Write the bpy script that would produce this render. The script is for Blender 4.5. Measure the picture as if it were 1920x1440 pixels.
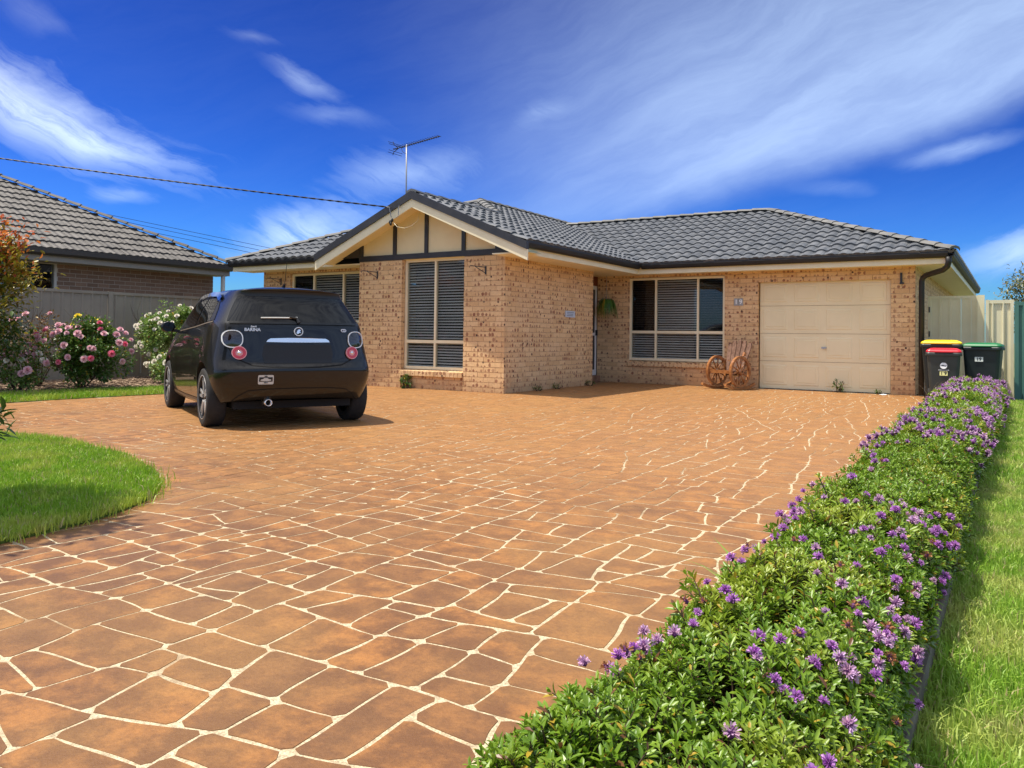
import bpy, math, random
import numpy as np
from mathutils import Vector, Matrix, noise
from mathutils.bvhtree import BVHTree
random.seed(7); rng = np.random.default_rng(7)
R = math.radians
sc = bpy.context.scene
col = sc.collection
for o in list(bpy.data.objects): bpy.data.objects.remove(o)

# ---------------------------------------------------------------- camera
CAM_H = 0.95
F_PX, YAW, PITCH, ROLL, CY = 1468.84, R(32.6835), R(-1.037), R(0.6986), -115.1
cam = bpy.data.cameras.new('camera'); cam_ob = bpy.data.objects.new('camera', cam); col.objects.link(cam_ob)
cam.sensor_width = 36.0; cam.lens = F_PX / 1920 * 36.0; cam.shift_y = CY / 1920
cam.clip_start = 0.05; cam.clip_end = 3000
s_, c_ = math.sin(YAW), math.cos(YAW); sp_, cp_ = math.sin(PITCH), math.cos(PITCH); sr_, cr_ = math.sin(ROLL), math.cos(ROLL)
fw = Vector((-s_ * cp_, c_ * cp_, -sp_)); up = Vector((-s_ * sp_, c_ * sp_, cp_)); rt = Vector((c_, s_, 0))
r2 = rt * cr_ + up * sr_; u2 = up * cr_ - rt * sr_
cam_ob.matrix_world = Matrix(((r2.x, u2.x, -fw.x, 0), (r2.y, u2.y, -fw.y, 0), (r2.z, u2.z, -fw.z, CAM_H), (0, 0, 0, 1)))
sc.camera = cam_ob
CAM = Vector((0, 0, CAM_H))

# ---------------------------------------------------------------- light
SUN_DIR = Vector((-0.79, -0.49, 2.45)).normalized()          # towards the sun
SUN_EL = math.asin(SUN_DIR.z)
SUN_AZ = math.atan2(SUN_DIR.x, SUN_DIR.y)
sun = bpy.data.lights.new('sun', 'SUN'); sun.energy = 4.2; sun.angle = R(0.53); sun.color = (1.0, 0.93, 0.80)
sun_ob = bpy.data.objects.new('sun', sun); col.objects.link(sun_ob)
sun_ob.rotation_euler = SUN_DIR.to_track_quat('Z', 'Y').to_euler(); sun_ob.location = (-8, -5, 25)
SKY_STRENGTH = 0.15
sc.view_settings.view_transform = 'Standard'; sc.view_settings.look = 'None'
sc.view_settings.exposure = 0.62; sc.view_settings.gamma = 1.0; sc.view_settings.use_curve_mapping = False
sc.cycles.max_bounces = 6; sc.cycles.diffuse_bounces = 4; sc.cycles.glossy_bounces = 3; sc.cycles.transparent_max_bounces = 8
sc.cycles.use_denoising = True

# ---------------------------------------------------------------- node helpers
class NT:
    def __init__(s, nt): s.nt = nt; s.n = nt.nodes; s.l = nt.links
    def new(s, t, **kw):
        nd = s.n.new(t)
        for k, v in kw.items(): setattr(nd, k, v)
        return nd
    def put(s, sock, v):
        if isinstance(v, bpy.types.NodeSocket): s.l.new(v, sock)
        else: sock.default_value = v
    def math(s, op, a, b=None, c=None, clamp=False):
        nd = s.new('ShaderNodeMath', operation=op); nd.use_clamp = clamp
        s.put(nd.inputs[0], a)
        if b is not None: s.put(nd.inputs[1], b)
        if c is not None: s.put(nd.inputs[2], c)
        return nd.outputs[0]
    def vmath(s, op, a, b=None):
        nd = s.new('ShaderNodeVectorMath', operation=op); s.put(nd.inputs[0], a)
        if b is not None: s.put(nd.inputs[1], b)
        return nd.outputs[0]
    def comb(s, x, y, z):
        nd = s.new('ShaderNodeCombineXYZ')
        for i, v in enumerate((x, y, z)): s.put(nd.inputs[i], v)
        return nd.outputs[0]
    def sep(s, v):
        nd = s.new('ShaderNodeSeparateXYZ'); s.put(nd.inputs[0], v); return nd.outputs
    def smooth(s, v, a, b, to0=0.0, to1=1.0):
        nd = s.new('ShaderNodeMapRange', interpolation_type='SMOOTHSTEP'); s.put(nd.inputs[0], v)
        for i, k in enumerate((a, b, to0, to1)): s.put(nd.inputs[i + 1], k)
        return nd.outputs[0]
    def noise(s, vec, scale, detail=4, rough=0.55, dist=0.0, dim='3D'):
        nd = s.new('ShaderNodeTexNoise', noise_dimensions=dim); s.put(nd.inputs['Vector'], vec)
        nd.inputs['Scale'].default_value = scale; nd.inputs['Detail'].default_value = detail
        nd.inputs['Roughness'].default_value = rough; nd.inputs['Distortion'].default_value = dist
        return nd.outputs['Fac']
    def mix(s, f, a, b, blend='MIX'):
        nd = s.new('ShaderNodeMix', data_type='RGBA', blend_type=blend)
        s.put(nd.inputs['Factor'], f); s.put(nd.inputs['A'], a if isinstance(a, bpy.types.NodeSocket) else c4(a))
        s.put(nd.inputs['B'], b if isinstance(b, bpy.types.NodeSocket) else c4(b)); return nd.outputs['Result']
def c4(c): return tuple(c[:3]) + (1.0,)
def rand_node(t):
    g = t.new('ShaderNodeNewGeometry'); oi = t.new('ShaderNodeObjectInfo')
    return t.math('FRACT', t.math('ADD', g.outputs['Random Per Island'], oi.outputs['Random']))
def pos_node(t): return t.new('ShaderNodeNewGeometry').outputs['Position']
MATS = {}
def newmat(name):
    m = bpy.data.materials.new(name); m.use_nodes = True; t = NT(m.node_tree); t.n.clear()
    out = t.new('ShaderNodeOutputMaterial'); b = t.new('ShaderNodeBsdfPrincipled'); t.l.new(b.outputs[0], out.inputs[0])
    MATS[name] = m; return m, t, b, out
def pmat(name, c1, c2=None, scale=6, lo=.35, hi=.65, rough=.6, bump=0, bscale=60, rnd=0, coat=0, metal=0, spec=.5, trans=0, rc=None, local=False, detail=4):
    """c1/c2 blended by noise; rnd = value jitter per piece; rc = second colour reached by a per-piece random."""
    m, t, b, out = newmat(name)
    if local:
        p = t.new('ShaderNodeTexCoord').outputs['Object']
    else: p = pos_node(t)
    colr = c4(c1)
    if c2 is not None:
        f = t.smooth(t.noise(p, scale, detail), lo, hi); colr = t.mix(f, c1, c2)
    if rnd or rc is not None:
        r = rand_node(t)
        if rc is not None: colr = t.mix(r, colr, rc)
        if rnd:
            r2_ = t.math('FRACT', t.math('MULTIPLY', r, 7.31))
            v = t.math('ADD', t.math('MULTIPLY', r2_, 2 * rnd), 1 - rnd)
            h = t.new('ShaderNodeHueSaturation'); t.put(h.inputs['Color'], colr); t.put(h.inputs['Value'], v); colr = h.outputs[0]
    t.put(b.inputs['Base Color'], colr)
    b.inputs['Roughness'].default_value = rough; b.inputs['Metallic'].default_value = metal
    b.inputs['Specular IOR Level'].default_value = spec
    if coat: b.inputs['Coat Weight'].default_value = coat; b.inputs['Coat Roughness'].default_value = .03
    if bump:
        bn = t.new('ShaderNodeBump'); bn.inputs['Strength'].default_value = bump; bn.inputs['Distance'].default_value = .01
        t.put(bn.inputs['Height'], t.noise(p, bscale, 5)); t.put(b.inputs['Normal'], bn.outputs[0])
    if trans:
        tr = t.new('ShaderNodeBsdfTranslucent'); t.put(tr.inputs[0], colr)
        mx = t.new('ShaderNodeMixShader'); mx.inputs[0].default_value = trans
        t.l.new(b.outputs[0], mx.inputs[1]); t.l.new(tr.outputs[0], mx.inputs[2]); t.l.new(mx.outputs[0], out.inputs[0])
    return m

# ---------------------------------------------------------------- world: clear deep blue sky with cirrus
def azel(px, py):
    dx, dy = px - 960, py - 720 - CY
    x = dx * cr_ + dy * sr_; y = -dx * sr_ + dy * cr_
    d = (rt * (x / F_PX) + up * (-y / F_PX) + fw).normalized()
    return math.atan2(d.x, d.y), math.asin(d.z)
w = bpy.data.worlds.new('World'); sc.world = w; w.use_nodes = True
t = NT(w.node_tree); t.n.clear()
wo = t.new('ShaderNodeOutputWorld'); bg = t.new('ShaderNodeBackground'); t.l.new(bg.outputs[0], wo.inputs[0])
sky = t.new('ShaderNodeTexSky', sky_type='NISHITA'); sky.sun_disc = False
sky.sun_elevation = SUN_EL; sky.sun_rotation = SUN_AZ; sky.air_density = 1.0; sky.dust_density = 0.3; sky.ozone_density = 4.0; sky.altitude = 50
# contrasty, saturated rendering of the clear sky
pw = [t.math('POWER', c, 2.2) for c in t.sep(sky.outputs[0])]
tint = t.comb(t.math('MULTIPLY', pw[0], .023), t.math('MULTIPLY', pw[1], .042), t.math('MULTIPLY', pw[2], .070))
dirv = t.new('ShaderNodeTexCoord').outputs['Generated']
dx_, dy_, dz_ = t.sep(dirv)
az = t.math('ARCTAN2', dx_, dy_); el = t.math('ARCSINE', t.math('MAXIMUM', t.math('MINIMUM', dz_, 1.0), -1.0))
# slow warp so that the cloud edges wander
p2 = t.comb(az, el, 0.0)
fine = t.math('SUBTRACT', t.noise(t.comb(t.math('MULTIPLY', az, .55), el, 4.0), 42, 5, .62), .5); fine2 = t.math('SUBTRACT', t.noise(t.comb(t.math('MULTIPLY', az, .5), el, 8.0), 34, 5, .62), .5)
w1 = t.math('SUBTRACT', t.noise(p2, 6, 3, .5), .5); w2 = t.math('SUBTRACT', t.noise(t.vmath('ADD', p2, (5.3, 1.7, 3.1)), 6, 3, .5), .5)
azw = t.math('ADD', t.math('ADD', az, t.math('MULTIPLY', w1, .09)), t.math('MULTIPLY', fine, .022)); elw = t.math('ADD', t.math('ADD', el, t.math('MULTIPLY', w2, .06)), t.math('MULTIPLY', fine2, .012))
def streak(ang, sx, sy, detail=9, seed=0):
    ca, sa = math.cos(ang), math.sin(ang)
    u = t.math('ADD', t.math('MULTIPLY', azw, ca), t.math('MULTIPLY', elw, sa))
    v = t.math('ADD', t.math('MULTIPLY', azw, -sa), t.math('MULTIPLY', elw, ca))
    return t.noise(t.comb(t.math('MULTIPLY', u, sx), t.math('MULTIPLY', v, sy), seed), 1.0, detail, .66)
st_fall = streak(R(-25), 5, 44, seed=2.0); st_rise = streak(R(20), 4, 22, seed=9.0)
def addc(a, b): return t.math('ADD', a, b)
def blob(pa, pb, half, dens, fall=True):
    """soft elongated cloud between two directions (given as the azimuth and elevation they are seen at)"""
    (a0, e0), (a1, e1) = azel(*pa), azel(*pb)
    ca_, ce_ = (a0 + a1) / 2, (e0 + e1) / 2; L = math.hypot(a1 - a0, e1 - e0) / 2; ang = math.atan2(e1 - e0, a1 - a0)
    A = t.math('SUBTRACT', azw, ca_); E_ = t.math('SUBTRACT', elw, ce_)
    u = t.math('DIVIDE', t.math('ADD', t.math('MULTIPLY', A, math.cos(ang)), t.math('MULTIPLY', E_, math.sin(ang))), L)
    v = t.math('DIVIDE', t.math('ADD', t.math('MULTIPLY', A, -math.sin(ang)), t.math('MULTIPLY', E_, math.cos(ang))), half / F_PX)
    d = t.math('SQRT', t.math('ADD', t.math('MULTIPLY', u, u), t.math('MULTIPLY', v, v)))
    er = t.math('ADD', t.math('ADD', d, t.math('MULTIPLY', t.math('ADD', fine, fine2), .28)), t.math('MULTIPLY', t.math('SUBTRACT', st_fall if fall else st_rise, .5), 2.0))
    return t.math('MULTIPLY', t.smooth(er, 1.15, .0, 0.0, 1.0), dens)
cl_l = addc(blob((-330, 10), (390, 340), 62, .95), blob((40, 215), (330, 300), 26, .35))
for a in (((400, 475), (740, 400), 58, .85), ((500, 100), (660, 210), 24, .36), ((400, 40), (540, 88), 14, .14), ((600, 345), (900, 295), 48, .42),
          ((150, 340), (310, 382), 18, .35), ((-40, 0), (130, 80), 22, .14), ((960, 235), (1090, 160), 30, .14), ((540, 205), (720, 245), 20, .2)):
    cl_l = addc(cl_l, blob(*a))
cl_l = t.math('MULTIPLY', cl_l, t.smooth(st_fall, .30, .66, .22, 1.1))
# the broad veil on the right: sharp lower edge, long soft upper side
(a0, e0), (a1, e1) = azel(1070, 470), azel(1930, 205)
ang = math.atan2(e1 - e0, a1 - a0); nx, ny = -math.sin(ang), math.cos(ang)
dd = t.math('ADD', t.math('MULTIPLY', t.math('SUBTRACT', azw, a0), nx), t.math('MULTIPLY', t.math('SUBTRACT', elw, e0), ny))
uu = t.math('ADD', t.math('MULTIPLY', t.math('SUBTRACT', azw, a0), ny), t.math('MULTIPLY', t.math('SUBTRACT', elw, e0), -nx))
veil = t.math('MULTIPLY', t.smooth(dd, -.014, .05), t.smooth(dd, .46, .02, .10, 1.0))
veil = t.math('MULTIPLY', veil, t.smooth(uu, -.26, .30)); veil = t.math('MULTIPLY', veil, t.smooth(uu, 1.1, .6))
veil = t.math('MULTIPLY', veil, t.smooth(st_rise, .25, .75, .70, 1.0))
cl_r = t.math('MULTIPLY', veil, .62)
for a in (((1680, 305), (1930, 245), 20, .45), ((1760, 500), (2050, 440), 42, .75), ((1480, 360), (1650, 350), 14, .15)):
    cl_r = addc(cl_r, t.math('MULTIPLY', blob(*a, fall=False), t.smooth(st_rise, .3, .6, .4, 1.0)))
# cirrus added outside the view as fill light for the shaded walls
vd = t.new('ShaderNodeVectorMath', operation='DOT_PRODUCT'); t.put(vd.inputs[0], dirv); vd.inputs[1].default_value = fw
fill_veil = t.math('MULTIPLY', t.smooth(st_rise, .30, .66, .30, 1.0), t.smooth(vd.outputs['Value'], .74, .30, .02, .85))      # added veil, thick away from the view and nearly clear within it
cloud = t.math('MINIMUM', addc(addc(cl_l, cl_r), fill_veil), .93)
cloud = t.math('MULTIPLY', cloud, t.smooth(dz_, -.02, .06))
sd = t.new('ShaderNodeVectorMath', operation='DOT_PRODUCT'); t.put(sd.inputs[0], dirv); sd.inputs[1].default_value = SUN_DIR
aur = t.smooth(sd.outputs['Value'], .70, 1.0, 1.0, 1.8)          # thin cloud glows towards the sun
ccol = t.mix(t.smooth(sd.outputs['Value'], .25, .75), (3.3, 4.35, 6.0), (5.3, 5.2, 5.1))
cl_col = t.vmath('MULTIPLY', t.comb(aur, aur, aur), ccol)
skyc = t.mix(cloud, tint, cl_col)
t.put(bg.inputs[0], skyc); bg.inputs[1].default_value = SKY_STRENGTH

# ---------------------------------------------------------------- mesh helpers
def meshdata(name, V, F, mats=(), mi=None, smooth=False):
    me = bpy.data.meshes.new(name); me.from_pydata([tuple(v) for v in V], [], [tuple(f) for f in F])
    for m in mats: me.materials.append(m)
    if mi is not None: me.polygons.foreach_set('material_index', mi)
    if smooth: me.polygons.foreach_set('use_smooth', [True] * len(me.polygons))
    me.update(); return me
def npmesh(name, V, loops, ltot, mats=(), mi=None, smooth=False):
    me = bpy.data.meshes.new(name); V = np.asarray(V, np.float32); me.vertices.add(len(V)); me.vertices.foreach_set('co', V.ravel())
    me.loops.add(len(loops)); me.loops.foreach_set('vertex_index', np.asarray(loops, np.int32))
    ltot = np.asarray(ltot, np.int32); me.polygons.add(len(ltot))
    me.polygons.foreach_set('loop_start', np.concatenate([[0], np.cumsum(ltot)[:-1]]).astype(np.int32)); me.polygons.foreach_set('loop_total', ltot)
    for m in mats: me.materials.append(m)
    if mi is not None: me.polygons.foreach_set('material_index', np.asarray(mi, np.int32))
    if smooth: me.polygons.foreach_set('use_smooth', np.ones(len(ltot), bool))
    me.update(calc_edges=True); return me
def link(name, me, parent=None, loc=None):
    o = bpy.data.objects.new(name, me); col.objects.link(o)
    if parent is not None: o.parent = parent
    if loc is not None: o.location = loc
    return o
def tag(o, label=None, cat=None, group=None, kind=None):
    for k, v in (('label', label), ('category', cat), ('group', group), ('kind', kind)):
        if v: o[k] = v
    return o
def empty(name, loc, rz=0, label=None, cat=None, group=None):
    o = bpy.data.objects.new(name, None); col.objects.link(o); o.location = loc; o.rotation_euler = (0, 0, rz); o.empty_display_size = .1
    return tag(o, label, cat, group)
class MB:
    """collects shapes into one mesh"""
    def __init__(s): s.V = []; s.F = []; s.M = []; s.m = 0
    def add(s, V, F):
        b = len(s.V); s.V += [tuple(v) for v in V]; s.F += [tuple(i + b for i in f) for f in F]; s.M += [s.m] * len(F); return s
    def box(s, x0, x1, y0, y1, z0, z1):
        return s.add([(x0, y0, z0), (x1, y0, z0), (x1, y1, z0), (x0, y1, z0), (x0, y0, z1), (x1, y0, z1), (x1, y1, z1), (x0, y1, z1)],
                     [(0, 3, 2, 1), (4, 5, 6, 7), (0, 1, 5, 4), (1, 2, 6, 5), (2, 3, 7, 6), (3, 0, 4, 7)])
    def bar(s, a, b, w, h=None, upv=(0, 0, 1)):
        """rectangular bar from a to b"""
        h = w if h is None else h; a, b = Vector(a), Vector(b); d = (b - a).normalized(); u = Vector(upv)
        if abs(d.dot(u)) > .98: u = Vector((0, 1, 0))
        sd = d.cross(u).normalized() * (w / 2); u = sd.cross(d).normalized() * (h / 2)
        V = [a - sd - u, a + sd - u, a + sd + u, a - sd + u, b - sd - u, b + sd - u, b + sd + u, b - sd + u]
        return s.add(V, [(0, 3, 2, 1), (4, 5, 6, 7), (0, 1, 5, 4), (1, 2, 6, 5), (2, 3, 7, 6), (3, 0, 4, 7)])
    def tube(s, P, r, n=8, cap=True):
        P = [Vector(p) for p in P]; rr = r if hasattr(r, '__len__') else [r] * len(P); V = []; F = []; prev = None
        for i, p in enumerate(P):
            d = (P[min(i + 1, len(P) - 1)] - P[max(i - 1, 0)]).normalized()
            if prev is None: a = d.orthogonal().normalized()
            else: a = (prev - d * prev.dot(d)).normalized()
            prev = a; b = d.cross(a)
            for k in range(n):
                th = 2 * math.pi * k / n; V.append(p + (a * math.cos(th) + b * math.sin(th)) * rr[i])
        for i in range(len(P) - 1):
            for k in range(n): k2 = (k + 1) % n; F.append((i * n + k, i * n + k2, (i + 1) * n + k2, (i + 1) * n + k))
        if cap: F.append(tuple(range(n))[::-1]); F.append(tuple(range((len(P) - 1) * n, len(P) * n)))
        return s.add(V, F)
    def lathe(s, prof, n=24, axis='z', c=(0, 0, 0), closed=False):
        V = []; F = []; m = len(prof)
        for k in range(n):
            th = 2 * math.pi * k / n; ct, st = math.cos(th), math.sin(th)
            for r, h in prof:
                q = (r * ct, r * st, h) if axis == 'z' else ((r * ct, h, r * st) if axis == 'y' else (h, r * ct, r * st))
                V.append((q[0] + c[0], q[1] + c[1], q[2] + c[2]))
        for k in range(n):
            k2 = (k + 1) % n
            for i in range(m - (0 if closed else 1)): i2 = (i + 1) % m; F.append((k * m + i, k2 * m + i, k2 * m + i2, k * m + i2))
        return s.add(V, F)
    def prism(s, poly, d0, d1, axis='y'):
        """poly: 2D points; extruded between d0 and d1 along the axis (x: poly=(y,z), y: (x,z), z: (x,y))"""
        f = {'x': lambda p, d: (d, p[0], p[1]), 'y': lambda p, d: (p[0], d, p[1]), 'z': lambda p, d: (p[0], p[1], d)}[axis]
        n = len(poly); V = [f(p, d0) for p in poly] + [f(p, d1) for p in poly]
        return s.add(V, [tuple(range(n)), tuple(range(n, 2 * n))[::-1]] + [(i, i + n, (i + 1) % n + n, (i + 1) % n) for i in range(n)])
    def build(s, name, mat, parent=None, smooth=False, world=True, kind=None):
        mats = mat if isinstance(mat, (list, tuple)) else [mat]
        V = s.V
        if parent is not None and world:
            L = base_loc(parent); V = [(v[0] - L[0], v[1] - L[1], v[2] - L[2]) for v in V]
        o = link(name, meshdata(name, V, s.F, mats, s.M if len(mats) > 1 else None, smooth), parent)
        if kind: o['kind'] = kind
        return o
def base_loc(p):
    L = Vector((0, 0, 0))
    while p is not None: L = L + p.location; p = p.parent
    return L
# ================================================================ materials for the setting
def stone_mat():
    m, t, b, out = newmat('stencilled_stone')
    p = pos_node(t); r = rand_node(t)
    n1 = t.noise(p, 1.1, 4); n2 = t.noise(p, 6.5, 6, .65); n3 = t.noise(p, 55, 4, .7)
    base = t.mix(t.smooth(n2, .40, .66), (.165, .078, .032), (.36, .155, .043))
    base = t.mix(t.math('MULTIPLY', t.smooth(n1, .42, .66), .55), base, (.30, .165, .055))
    base = t.mix(t.math('MULTIPLY', r, .55), base, (.155, .08, .037))
    wx, wy, wz = t.sep(p); far_sheen = t.math('MULTIPLY', t.smooth(t.math('ADD', wy, t.math('MULTIPLY', n1, 3.0)), 2.5, 8.0), .46)      # paler up the drive: grazing sheen and haze put into the colour
    base = t.mix(far_sheen, base, (.46, .225, .075))
    st1 = t.math('MULTIPLY', t.smooth(t.noise(p, .9, 5, .65), .60, .72), .45); base = t.mix(st1, base, (.10, .058, .03))
    st2 = t.smooth(t.noise(t.vmath('ADD', p, (7.3, 2.2, 0)), 2.6, 4, .6), .70, .76, 0, .5); base = t.mix(st2, base, (.06, .042, .03))
    base = t.mix(t.smooth(n3, .30, .62, .30, 0.0), base, (.12, .055, .025))
    t.put(b.inputs['Base Color'], base); t.put(b.inputs['Roughness'], t.smooth(n2, .3, .7, .42, .62)); b.inputs['Specular IOR Level'].default_value = .38
    bn = t.new('ShaderNodeBump'); bn.inputs['Strength'].default_value = .45; bn.inputs['Distance'].default_value = .006
    t.put(bn.inputs['Height'], t.math('ADD', t.noise(p, 90, 6, .7), t.math('MULTIPLY', t.noise(p, 9, 4), .8))); t.put(b.inputs['Normal'], bn.outputs[0])
    return m
def mortar_mat():
    m, t, b, out = newmat('cream_joint')
    p = pos_node(t); n1 = t.noise(p, .55, 3); n2 = t.noise(p, 45, 5, .7); n3 = t.noise(p, 3.2, 4)
    px_, py_, pz_ = t.sep(p); drv = t.math('MULTIPLY', t.smooth(py_, 2.4, 5.0), t.math('ADD', t.math('MULTIPLY', t.smooth(px_, -2.2, -5.0), .07), .015)); drv = t.math('SUBTRACT', drv, t.smooth(py_, 3.0, 1.6, 0, .055))   # dirt ground into the joints where cars turn
    c = t.mix(t.smooth(t.math('ADD', t.math('ADD', t.math('MULTIPLY', n1, .6), t.math('MULTIPLY', n3, .4)), drv), .52, .62), (.62, .53, .35), (.27, .15, .062))
    c = t.mix(t.smooth(n2, .34, .60, .60, 0), c, (.20, .135, .075)); c = t.mix(t.smooth(t.noise(p, 170, 3, .7), .38, .56, .55, 0), c, (.13, .09, .055)); c = t.mix(t.smooth(t.noise(p, 11, 4, .6), .50, .68, 0, .45), c, (.36, .24, .13))
    t.put(b.inputs['Base Color'], c); b.inputs['Roughness'].default_value = .85
    return m
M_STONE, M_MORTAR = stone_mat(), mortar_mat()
M_SOIL = pmat('soil', (.15, .10, .065), (.30, .21, .14), 14, .4, .62, rough=.95, bump=1, bscale=50)
M_TURF = pmat('turf', (.07, .13, .015), (.13, .19, .03), 20, .35, .65, rough=.95, bump=.6, bscale=120)
M_FAR = pmat('far_ground', (.08, .11, .03), (.14, .14, .06), .6, rough=.95)
# ================================================================ ground, driveway, lawns
def sheet(name, poly, z, mat, thick=0.0):
    mb = MB()
    if thick: mb.prism(poly, z - thick, z, 'z')
    else: mb.add([(x, y, z) for x, y in poly], [tuple(range(len(poly)))])
    return mb.build(name, mat)
tag(sheet('ground', [(-1500, -1500), (1500, -1500), (1500, 1500), (-1500, 1500)], -.06, M_FAR), kind='structure')
drive = tag(sheet('driveway', [(-11.15, -5), (-.74, -5), (-.74, 15.6), (-11.15, 15.6)], 0, M_MORTAR), kind='structure')
ISLAND = [(-12, 3.05), (-9.5, 3.30), (-8.3, 3.40), (-7.665, 3.47), (-7.155, 3.53), (-6.417, 3.52), (-5.572, 3.36), (-4.906, 3.13), (-4.415, 2.89), (-4.151, 2.68), (-3.994, 2.44), (-3.888, 2.21), (-3.834, 1.97), (-3.795, 1.72), (-3.77, 1.0), (-3.75, -5), (-12, -5)]
tag(sheet('lawn_island', ISLAND[::-1], .022, M_TURF, .06), kind='structure')
STRIP = [(-12.35, -5), (-11.12, -5), (-11.12, 6.2), (-10.95, 8), (-10.8, 11.3), (-11.6, 11.3), (-12.0, 8), (-12.35, 6)]
tag(sheet('lawn_strip', STRIP, .012, M_TURF, .05), kind='structure')
tag(sheet('garden_bed', [(-15.6, -5), (-12.36, -5), (-12.36, 6), (-12.01, 8), (-11.61, 11.2), (-15.6, 11.2)], .03, M_SOIL, .08), kind='structure')
tag(sheet('side_lawn', [(-.20, -5), (6, -5), (6, 15.0), (-.20, 15.0)], .008, M_TURF, .05), kind='structure')
tag(sheet('hedge_bed', [(-.74, -5), (-.2, -5), (-.2, 15.3), (-.74, 15.3)], .006, M_SOIL, .05), kind='structure')

# crazy-paved stones: a jittered recursive split, wavy edges, corners rounded, each stone 5 mm proud of the joint
def split(poly, out, amin, amax):
    A = abs(sum(poly[i - 1].x * poly[i].y - poly[i].x * poly[i - 1].y for i in range(len(poly)))) / 2
    if A < amax * random.uniform(.55, 1.15) or A < amin: out.append(poly); return
    c = sum(poly, Vector((0, 0))) / len(poly)
    e = max(((poly[i] - poly[i - 1]) for i in range(len(poly))), key=lambda v: v.length)
    xx = sum((p - c).x ** 2 for p in poly); yy = sum((p - c).y ** 2 for p in poly); xy = sum((p - c).x * (p - c).y for p in poly)
    th = .5 * math.atan2(2 * xy, xx - yy)                       # long axis
    g = round((th - GA) / (math.pi / 2)) * (math.pi / 2) + GA
    th = g * .75 + th * .25 if abs(th - g) < .8 else g
    th += random.gauss(0, .115)
    d = Vector((math.cos(th), math.sin(th))); off = [(p - c).dot(d) for p in poly]; lo, hi = min(off), max(off)
    f = random.choice((.5, .45, .55, .38, .62, .3, .7)) + random.uniform(-.05, .05); k = lo + (hi - lo) * f
    a, b2 = [], []
    for i in range(len(poly)):
        p, q, op, oq = poly[i - 1], poly[i], off[i - 1] - k, off[i] - k
        if op * oq < 0:
            m = p.lerp(q, op / (op - oq)); a.append(m); b2.append(m.copy())
        (a if oq < 0 else b2).append(q)
    if len(a) < 3 or len(b2) < 3: out.append(poly); return
    split(a, out, amin, amax); split(b2, out, amin, amax)
GA = R(3); cells = []
rot = Matrix.Rotation(GA, 2)
root = [rot @ Vector(p) + Vector((-6, 5)) for p in ((-11.5, -11.5), (11.5, -11.5), (11.5, 11.5), (-11.5, 11.5))]
split(root, cells, .018, .074)
def warp(p):
    q = Vector((p.x * 2.6, p.y * 2.6, 0)); v = noise.noise_vector(q); q2 = Vector((p.x * 8, p.y * 8, 3.3)); v2 = noise.noise_vector(q2)
    return Vector((p.x + v.x * .042 + v2.x * .009, p.y + v.y * .042 + v2.y * .009))
def stone_shape(poly):
    P = []
    for i in range(len(poly)):
        p, q = poly[i - 1], poly[i]; n = max(1, int((q - p).length / .075))
        P += [p.lerp(q, k / n) for k in range(n)]
    P = [warp(p) for p in P]; n = len(P); c = sum(P, Vector((0, 0))) / n; hw = random.uniform(.0044, .0086); Q = []
    for i in range(n):
        a, b2 = P[i - 1], P[(i + 1) % n]; d = b2 - a
        nn = Vector((-d.y, d.x)).normalized() if d.length > 1e-6 else Vector((0, 0))
        Q.append(P[i] + nn * hw * (1 + .5 * noise.noise(Vector((P[i].x * 9, P[i].y * 9, 7.7)))))
    Rr = []
    for i in range(n):                                           # one corner-cutting pass
        a, b2 = Q[i], Q[(i + 1) % n]; Rr += [a.lerp(b2, .2), a.lerp(b2, .8)]
    Rr = [Rr[i] for i in range(len(Rr)) if (Rr[i] - Rr[i - 1]).length > .012]
    return c, Rr
def signed(poly): return sum(poly[i - 1].x * poly[i].y - poly[i].x * poly[i - 1].y for i in range(len(poly)))
def in_poly(x, y, poly):
    r = False; j = len(poly) - 1
    for i in range(len(poly)):
        (xi, yi), (xj, yj) = poly[i], poly[j]
        if (yi > y) != (yj > y) and x < (xj - xi) * (y - yi) / (yj - yi) + xi: r = not r
        j = i
    return r
fwd2 = Vector((-math.sin(YAW), math.cos(YAW))); rt2 = Vector((math.cos(YAW), math.sin(YAW)))
def in_view(x, y, m=.08):
    d = x * fwd2.x + y * fwd2.y; s = x * rt2.x + y * rt2.y
    return d > .9 and abs(s) < d * (.654 + m) + .2
stones = []
for poly in cells:
    if signed(poly) < 0: poly = poly[::-1]
    c = sum(poly, Vector((0, 0))) / len(poly)
    if not (-11.1 < c.x < -.74 and -4.5 < c.y < 15.45) or all(in_poly(c.x + .4 * math.cos(a), c.y + .4 * math.sin(a), ISLAND) for a in (0, .8, 1.6, 2.4, 3.1, 3.9, 4.7, 5.5)): continue
    if c.y > 11.1 and c.x < -7.4: continue
    c, S = stone_shape(poly)
    if len(S) >= 4: stones.append((c, S))
stones.sort(key=lambda s: (not in_view(s[0].x, s[0].y, 0), s[0].length))
def stone_geo(c, S, z1):
    n = len(S); tl = Vector((random.gauss(0, .0015), random.gauss(0, .0015)))
    V = [(p.x, p.y, z1 + (p - c).dot(tl)) for p in S] + [(p.x + (p - c).x * .012, p.y + (p - c).y * .012, -.002) for p in S]
    return V, [tuple(range(n))] + [(i, i + n, (i + 1) % n + n, (i + 1) % n) for i in range(n)]
rest = MB()
for i, (c, S) in enumerate(stones):
    V, F = stone_geo(c, S, .0014 + random.uniform(-.0004, .0006))
    if i < 300:
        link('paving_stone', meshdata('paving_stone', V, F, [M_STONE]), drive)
    else: rest.add(V, F)
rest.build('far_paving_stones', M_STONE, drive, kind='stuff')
print('stones', len(stones))

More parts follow.
